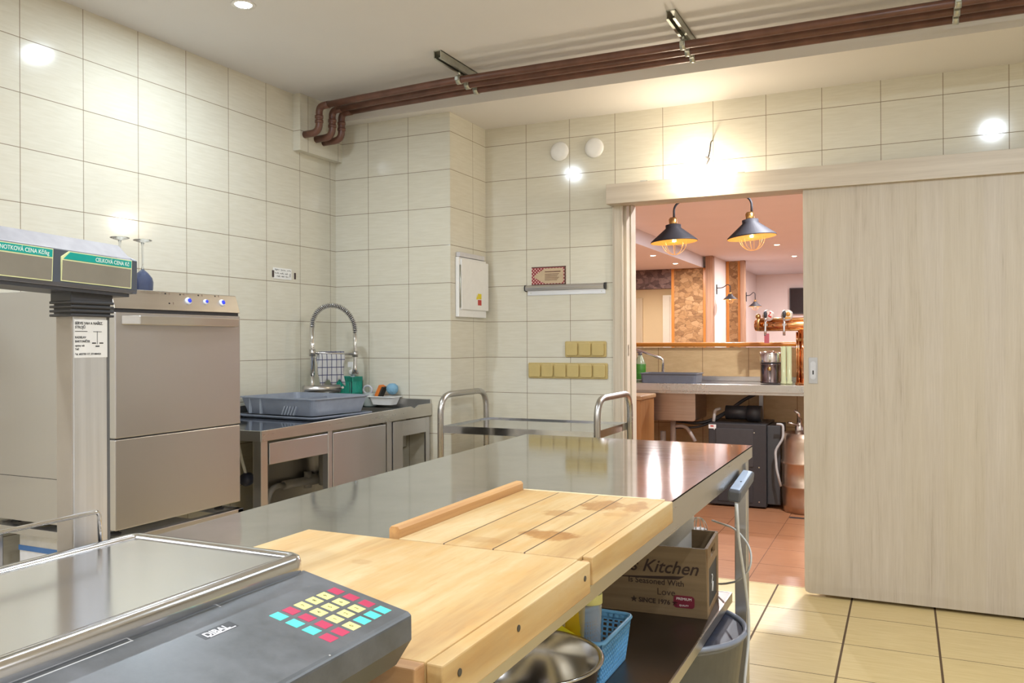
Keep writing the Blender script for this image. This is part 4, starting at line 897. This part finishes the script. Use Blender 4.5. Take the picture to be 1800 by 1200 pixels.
# bin
t = thing('grey_bin', 'round grey plastic tub on the floor below the work table shelf', 'tub', (-.69, 2.64, 0))
bxc, byc, R_ = -.69, 2.64, .24
M_BINO = plain('bin_grey', (.20, .21, .225), .4); M_BINL = plain('bin_liner', (.045, .05, .075), .45, var=.2, scale=14)
sc1 = .50 / .45
bz = .314
part('outer_shell', MB().lathe([(.195, 0), (.200, .006), (.236, bz - .02), (.239, bz - .02), (.239, bz - .004), (.235, bz - .004), (.197, .012), (0, .010)], (bxc, byc, 0), 48), M_BINO, t)
part('rim', MB().tube([(bxc + .241 * math.cos(2 * PI * k / 64), byc + .241 * math.sin(2 * PI * k / 64), bz) for k in range(64)], .0085, 12, closed=True), plain('bin_rim', (.24, .265, .33), .35), t)
part('liner', MB().lathe([(.234, bz - .003), (.228, bz - .03), (.200, .05), (.18, .03), (0, .028)], (bxc, byc, 0), 48), M_BINL, t)

# ================================================================== BAR ROOM
# pendants near
M_SHADE = plain('shade_black', (.028, .026, .034), .62); M_GOLDGLOW = plain('shade_gold_glow', (.80, .40, .05), .35, .4, emit=(1, .42, .04), es=.55)  # gold lining emits, so the bulb's light on it is in the material
M_BRASS = metal('brass', (.62, .36, .13), .3, (1, 1, 1), 12, .03); M_CAGEGLOW = plain('brass_cage_glow', (.85, .55, .25), .3, .7, emit=(1, .55, .2), es=.25)  # cage brass also emits, a painted glow from the bulb
def lampshade(t, x, y, z, s, tiltx=0, tilty=0, power=4):
    """z = rim height, s = rim radius"""
    M_ = Matrix.Rotation(tilty, 4, 'Y') @ Matrix.Rotation(tiltx, 4, 'X'); c = (x, y, z)
    part('lamp_shade', MB().lathe([(s, 0), (s * .98, s * .06), (s * .33, s * .60), (s * .33, s * .74), (s * .26, s * .76), (0, s * .77)], c, 40, M_), M_SHADE, t)
    part('shade_lining', MB().lathe([(s * .985, -.0005), (s * .95, s * .05), (s * .31, s * .565), (0, s * .57)], c, 40, M_), M_GOLDGLOW, t)
    part('socket', MB().lathe([(s * .17, s * .76), (s * .18, s * .80), (s * .18, s * .98), (s * .13, s * 1.06), (0, s * 1.06)], c, 20, M_), M_BRASS, t)
    cg = MB()
    for k in range(4):
        a_ = PI * k / 4 + .3
        cg.tube([(Vector(c) + M_ @ Vector((s * .53 * math.cos(PI * i / 14) * math.cos(a_), s * .53 * math.cos(PI * i / 14) * math.sin(a_), s * .02 - s * .56 * math.sin(PI * i / 14)))) for i in range(15)], s * .012, 6)
    cg.tube([(Vector(c) + M_ @ Vector((s * .53 * math.cos(2 * PI * i / 28), s * .53 * math.sin(2 * PI * i / 28), s * .02))) for i in range(28)], s * .014, 6, closed=True)
    part('wire_cage', cg, M_CAGEGLOW, t)
    part('bulb', MB().lathe([(0, s * .10), (s * .12, s * .14), (s * .16, s * .28), (s * .10, s * .45), (0, s * .5)], c, 16, M_), emis('lamp_bulb_%g' % s, (1, .6, .25), 3), t)
    light('lamp_light', 'POINT', (x, y, z + s * .05), power, (1, .66, .32), s * .12)
for x, z, dx, lb in ((-1.330, 1.850, .25, 'left of the two large black cone lamps seen through the doorway'), (-.846, 1.852, -.22, 'right of the two large black cone lamps seen through the doorway')):
    y = 5.3; t = thing('cone_lamp', lb, 'lamp', (x, y, z), 0, None)
    lampshade(t, x, y, z, .149, 0, -.05 if dx > 0 else -.09, 2)
    part('gooseneck', MB().tube(arc([(x, y, z + .155), (x, y, z + .235), (x + dx * .3, y, z + .275), (x + dx, y, z + .29), (x + dx, y, 2.43)], .07, 8), .007, 10), M_SHADE, t)
    part('ceiling_rose', MB().lathe([(.045, -.02), (.045, 0)], (x + dx, y, 2.43), 20), M_SHADE, t)
# wall lamps far
for (x, y, z, xw, lb) in ((-2.26, 12.25, 1.815, -2.455, 'small black wall lamp on an arm beside the broad stone pillar'), (-2.03, 13.0, 1.735, -2.165, 'small black wall lamp on the slim post, farther back')):
    t = thing('wall_lamp', lb, 'lamp', (xw, y, z)); s_ = .10 if y < 12.5 else .098
    lampshade(t, x, y, z, s_, 0, 0, .9)
    part('arm', MB().tube(arc([(xw, y, z + .17), (xw + (x - xw) * .45, y, z + .17), (xw + (x - xw) * .8, y, z + .22), (x, y, z + .20), (x, y, z + .10)], .05, 6), .006, 8), M_SHADE, t)
    part('wall_plate', MB().box(xw, xw + .008, y - .02, y + .02, z + .08, z + .22), M_SHADE, t)
# TV
t = thing('television', 'black flat television on the far bar wall, cut by the sliding door', 'television', (-1.3, 15.88, 1.6))
part('tv_frame', MB().box(-1.87, -.75, 15.83, 15.9, 1.70, 2.17), M_BLACK, t, .006); part('screen', MB().box(-1.85, -.77, 15.826, 15.832, 1.72, 2.15), plain('screen_dark', (.03, .025, .028), .15), t)

# back counter
t = thing('bar_counter', 'steel bar worktop with tiled upstand and glossy orange wooden ledge', 'bar counter', (-1.2, 6.5, 0))
BZ = .897
q_ = tiles('bar_tile', 0, -1.485, .366, .36, 1.265, (.55, .38, .19), (.64, .46, .24), (.22, .12, .05), .004, .25, 20)
part('worktop', MB().box(-2.5, .4, 6.20, 6.83, BZ - .02, BZ), M_TOP, t, .003)
part('front_lip', MB().box(-2.5, .4, 6.19, 6.20, .845, BZ + .004), M_STEELH, t, .002)
part('under_rail', MB().box(-2.5, .4, 6.215, 6.23, .825, .845), M_STEELH, t, .001)
part('backstop', MB().box(-2.5, .4, 6.81, 6.83, BZ, .935), M_STEELH, t, .002)
part('tiled_back', MB().box(-2.8, .5, 6.83, 6.95, 0, 1.165), q_, t)
part('wooden_ledge', MB().prism(rrect(6.78, 7.15, 1.172, 1.206, .014), 'x', -2.9, .6, True), M_ORANGEH, t)
for x in (-1.03, -2.3): part('leg', MB().box(x, x + .03, 6.76, 6.79, 0, .825), M_STEELV, t)
part('sink_bowl', MB().prism(rrect(-1.80, -1.418, .614, .842, .02), 'y', 6.27, 6.66), metal('sink_steel', (.50, .38, .30), .4, (1, 1, 60), 3), t, .004)
# lower wall clutter : black hoses
tag(part('black_hose', MB().tube(arc([(-1.62, 6.45, .60), (-1.40, 6.45, .58), (-1.25, 6.5, .66), (-1.08, 6.55, .79), (-.95, 6.6, .84)], .1), .013, 10).tube(arc([(-1.6, 6.4, .55), (-1.42, 6.42, .555), (-1.28, 6.48, .63), (-1.1, 6.55, .77)], .1), .009, 8), M_BLACK), 'black hoses running under the bar worktop to the right', 'hose')
t = thing('waste_pipe', 'white waste pipes below the bar sink', 'pipe', (-1.65, 6.4, 0))
part('down_pipe', MB().tube([(-1.62, 6.40, .614), (-1.62, 6.40, .30)], .022, 14).tube([(-1.70, 6.40, .52), (-1.70, 6.40, .20)], .022, 14).tube(arc([(-1.62, 6.40, .56), (-1.52, 6.40, .57), (-1.45, 6.40, .45)], .05), .014, 10), plain('dirty_white_pvc', (.50, .42, .38), .5), t)
# wooden side cabinet
t = thing('wooden_cabinet', 'low orange-brown wooden cabinet at the left side of the doorway', 'cabinet', (-1.85, 5.95, 0))
M_CAB = wood('cabinet_wood', (.40, .18, .06), (.54, .27, .10), 2, 25, .45)
part('cabinet_body', MB().box(-2.3, -1.705, 5.80, 6.16, 0, .795), M_CAB, t, .003)
part('cabinet_top', MB().box(-2.32, -1.69, 5.78, 6.17, .797, .828), wood('cabinet_top_wood', (.44, .25, .12), (.60, .38, .20), 0, 25, .35), t, .008)
# tap faucet on bar
t = thing('bar_tap', 'long-spout chrome tap at the bar sink', 'tap', (-1.65, 6.7, BZ))
part('tap_base', MB().lathe([(.03, 0), (.026, .03), (.03, .045), (.022, .065), (0, .07)], (-1.775, 6.66, BZ), 20), M_CHROME, t)
part('spout', MB().tube(arc([(-1.775, 6.66, BZ + .05), (-1.765, 6.66, BZ + .17), (-2.00, 6.62, BZ + .265)], .02), [.011] * 2 + [.010] * 6 + [.010], 12) if False else MB().tube(arc([(-1.77, 6.66, BZ + .05), (-1.765, 6.66, BZ + .175), (-2.02, 6.62, BZ + .27)], .02), .010, 12), M_CHROME, t)
t = thing('grey_tub', 'flat grey plastic tub at the bar sink', 'tub', (-1.65, 6.45, BZ))
part('tub', taper(.215, .12, 0, .075, .97, .003, .02), plain('dark_grey_tub', (.12, .125, .15), .4), t, local=True); t.location = (-1.63, 6.40, BZ + .001)
t = thing('detergent_bottle', 'green detergent bottle with printed flowers beside the bar tap', 'bottle', (-1.93, 6.6, BZ))
part('bottle_body', MB().lathe([(0, 0), (.042, 0), (.045, .01), (.045, .13), (.035, .165), (.020, .195), (.018, .205), (0, .206)], (-1.94, 6.60, BZ + .001), 28), plain('clear_green', (.36, .40, .25), .25), t)
part('label_band', MB().lathe([(.0452, .015), (.0462, .017), (.0462, .135), (.0452, .137)], (-1.94, 6.60, BZ + .001), 28), plain('green_label', (.05, .22, .02), .5, var=.3, scale=60), t)
part('pump_head', MB().lathe([(.016, .205), (.016, .228), (0, .23)], (-1.94, 6.60, BZ + .001), 16).box(-1.965, -1.925, 6.594, 6.606, BZ + .228, BZ + .238), plain('pump_grey', (.15, .12, .12), .4), t)
# chrome machine
t = thing('chrome_grinder', 'round chrome counter machine with a dark band, right of the bar worktop', 'grinder', (-.905, 6.5, BZ))
part('lower_drum', MB().lathe([(0, .004), (.072, .004), (.078, .012), (.074, .02), (.074, .140), (.078, .148), (0, .148)], (-.905, 6.5, BZ), 32), metal('dark_chrome', (.24, .20, .21), .15, (60, 60, 1), 1.5, .3, .5), t)
part('dark_band', MB().lathe([(.073, .148), (.073, .158), (0, .158)], (-.905, 6.5, BZ), 32), M_BLACK, t)
part('upper_drum', MB().lathe([(0, .158), (.078, .158), (.080, .165), (.080, .225), (.074, .238), (0, .244)], (-.905, 6.5, BZ), 32), M_CHROME, t)
part('copper_medallion', MB().lathe([(0, -.077), (.014, -.077), (.016, -.07)], (-.905, 6.5, BZ + .112), 16, Matrix.Rotation(-PI / 2, 4, 'X')), M_BRASS, t)
# glass tubes
for k, (x, lb) in enumerate(((-.806, 'left tall pale green glass tube beside the copper beer tower'), (-.766, 'right tall pale green glass tube beside the copper beer tower'))):
    q = N('pale_green_%d' % k); q.set(col=(.72, .74, .45), rough=.12, trans=.45, ior=1.2)
    tag(part('glass_tube', MB().lathe([(0, 0), (.022, 0), (.024, .012), (.018, .022), (.018, .278), (.014, .278), (.014, .02), (0, .018)], (x, 6.45, BZ + .001), 24), q.m), lb, 'glass tube')
# beer tower
M_COP = metal('copper', (.80, .38, .17), .16, (1, 1, 1), 5, .0, .06)
t = thing('beer_tower', 'copper beer tower with taps and round badges behind the bar', 'beer tower', (-.66, 6.5, BZ))
cv = MB().tube([(-.655, 6.5, BZ + .001), (-.655, 6.5, 1.30)], .055, 28).lathe([(.055, 0), (.075, 0), (.075, .01), (.055, .02)], (-.655, 6.5, BZ), 28)
for k in range(7):
    a_ = PI + PI * (k - .5) / 6; cv.tube([(-.655 + .062 * math.cos(a_), 6.5 + .062 * math.sin(a_), BZ + .001), (-.655 + .062 * math.cos(a_), 6.5 + .062 * math.sin(a_), 1.28)], .007, 8)
part('column', cv, M_COP, t)
part('collar', MB().lathe([(.060, -.012), (.068, -.008), (.068, .008), (.060, .012)], (-.655, 6.5, 1.225), 28), M_BRASS, t)
part('crossbar', MB().tube([(-1.02, 6.5, 1.335), (-1.012, 6.5, 1.335), (-.4, 6.5, 1.335)], [.030, .044, .044], 24), M_COP, t)
part('upper_rail', MB().tube([(-.985, 6.47, 1.375), (-.4, 6.47, 1.375)], .013, 12).tube([(-.985, 6.47, 1.297), (-.4, 6.47, 1.297)], .009, 12), metal('bright_copper', (.90, .55, .25), .14, (1, 1, 1), 5, 0, .05), t)
for x, red in ((-.928, 1), (-.795, 0)):
    tp_ = part('beer_tap', MB().tube([(x, 6.455, 1.335), (x, 6.41, 1.335)], .014, 12).tube(arc([(x, 6.41, 1.37), (x, 6.405, 1.32), (x, 6.40, 1.255)], .03), .0095, 12).tube([(x, 6.41, 1.355), (x, 6.41, 1.395)], .006, 8), M_CHROME, t)
    part('tap_lever', MB().lathe([(.007, 1.385), (.013, 1.40), (.013, 1.425), (.008, 1.435), (0, 1.436)], (x, 6.41, 0), 14), M_BLACK, tp_)
    bdg = part('badge', MB().lathe([(0, -.004), (.040, -.004), (.043, 0), (.040, .004), (0, .004)], (x + .014, 6.455, 1.405), 32, Matrix.Rotation(PI / 2, 4, 'X')), plain('badge_rim', (.55, .45, .40), .3, .3), tp_)
    part('badge_face', MB().lathe([(0, .0045), (.034, .0045), (.034, .002)], (x + .014, 6.455, 1.405), 32, Matrix.Rotation(PI / 2, 4, 'X')), plain('badge_face_%d' % red, (.70, .52, .44) if red else (.72, .62, .45), .4), tp_)
    if red: part('badge_mark', MB().prism([(x + .020, 1.430), (x + .037, 1.430), (x + .037, 1.426), (x + .022, 1.405), (x + .038, 1.398), (x + .036, 1.385), (x + .010, 1.400), (x + .028, 1.424)], 'y', 6.4490, 6.4505), plain('badge_red', (.50, .03, .02), .4), tp_)
    else: part('badge_mark', MB().lathe([(.0, .0062), (.016, .0062), (.016, .004)], (x + .022, 6.455, 1.412), 20, Matrix.Rotation(PI / 2, 4, 'X')).box(x + .0, x + .04, 6.4485, 6.4505, 1.378, 1.390), plain('badge_orange', (.55, .24, .04), .4), tp_)
part('tower_knob', MB().tube([(-.985, 6.44, 1.29), (-.985, 6.44, 1.40)], .010, 12).lathe([(0, -.02), (.018, -.012), (.02, 0), (.014, .014), (0, .018)], (-.985, 6.44, 1.40), 16), M_BRASS, t)
part('hanging_tags', MB().box(-.935, -.90, 6.395, 6.40, 1.20, 1.27), plain('red_silver_tag', (.45, .10, .12), .3, .3), t)
# cooler
t = thing('beer_cooler', 'black under-counter beer cooler standing on the bar floor', 'cooler', (-1.1, 6.45, 0))
M_COOL = plain('cooler_black', (.035, .033, .036), .42)
part('cooler_body', MB().box(-1.319, -.905, 6.255, 6.70, .012, .612), M_COOL, t, .006)
part('front_panel', MB().box(-1.265, -.995, 6.249, 6.257, .30, .575), plain('cooler_panel', (.05, .047, .05), .4), t, .004)
part('vent_grille', MB().box(-1.25, -1.0, 6.250, 6.257, .04, .17), M_BLACK, t, .003)
for x, z in ((-1.275, .566), (-.988, .55), (-.955, .30), (-.955, .05)): part('screw', MB().lathe([(.005, 0), (.005, .002)], (x, 6.2485 + .006, z), 10, Matrix.Rotation(PI / 2, 4, 'X')), M_CHROME, t)
lbp = part('maker_label', MB().box(-1.316, -1.262, 6.252, 6.2548, .570, .600), M_WHITE, t)
part('label_mark', MB().box(-1.303, -1.280, 6.2505, 6.252, .583, .594), plain('label_red', (.55, .08, .06), .5), t)
part('side_panel', MB().box(-.904, -.812, 6.30, 6.62, .03, .60), plain('cooler_side', (.05, .05, .052), .5), t, .004)
part('pump_motor', MB().tube([(-1.22, 6.42, .68), (-1.05, 6.42, .68)], .052, 20).tube([(-1.06, 6.42, .675), (-.96, 6.42, .675)], .060, 20), M_BLACK, t)
part('pump_pipe', MB().tube(arc([(-1.25, 6.36, .71), (-1.285, 6.33, .70), (-1.29, 6.30, .615)], .02), .012, 10), plain('grey_fitting', (.42, .38, .35), .4), t)
tag(part('grey_tube', MB().tube(arc([(-.83, 6.24, .62), (-.785, 6.24, .62), (-.785, 6.24, .52), (-.84, 6.24, .43), (-.83, 6.23, .30), (-.80, 6.22, .18)], .03), .009, 10), plain('grey_tube', (.42, .41, .40), .4)), 'grey tube beside the black cooler, next to the keg', 'tube')
# keg
q = metal('keg_steel', (.55, .42, .32), .36, (1, 1, 1), 6, .05, .25)
t = thing('beer_keg', 'dull brown-grey metal beer keg standing half behind the sliding door', 'keg', (-.645, 6.35, 0))
part('keg_body', MB().lathe([(0, .03), (.14, .03), (.146, .0), (.152, .0), (.156, .05), (.160, .10), (.160, .17), (.168, .178), (.168, .192), (.160, .20), (.160, .335), (.168, .343), (.168, .357), (.160, .365), (.158, .46), (.152, .50), (.148, .56), (.142, .56), (.140, .52), (0, .525)], (-.640, 6.30, .002), 44), q, t)
part('keg_coupler', MB().lathe([(.03, .525), (.03, .60), (.018, .62), (.018, .66), (0, .66)], (-.68, 6.30, .002), 18).tube([(-.68, 6.28, .61), (-.75, 6.24, .635)], .008, 8).tube([(-.68, 6.28, .64), (-.68, 6.26, .70), (-.71, 6.26, .72)], .010, 8), M_CHROME, t)
tag(part('slot_drain', MB().box(-.72, -.2, 6.02, 6.05, .0, .004), M_BLACK), 'thin black slot on the bar floor in front of the keg', 'drain')
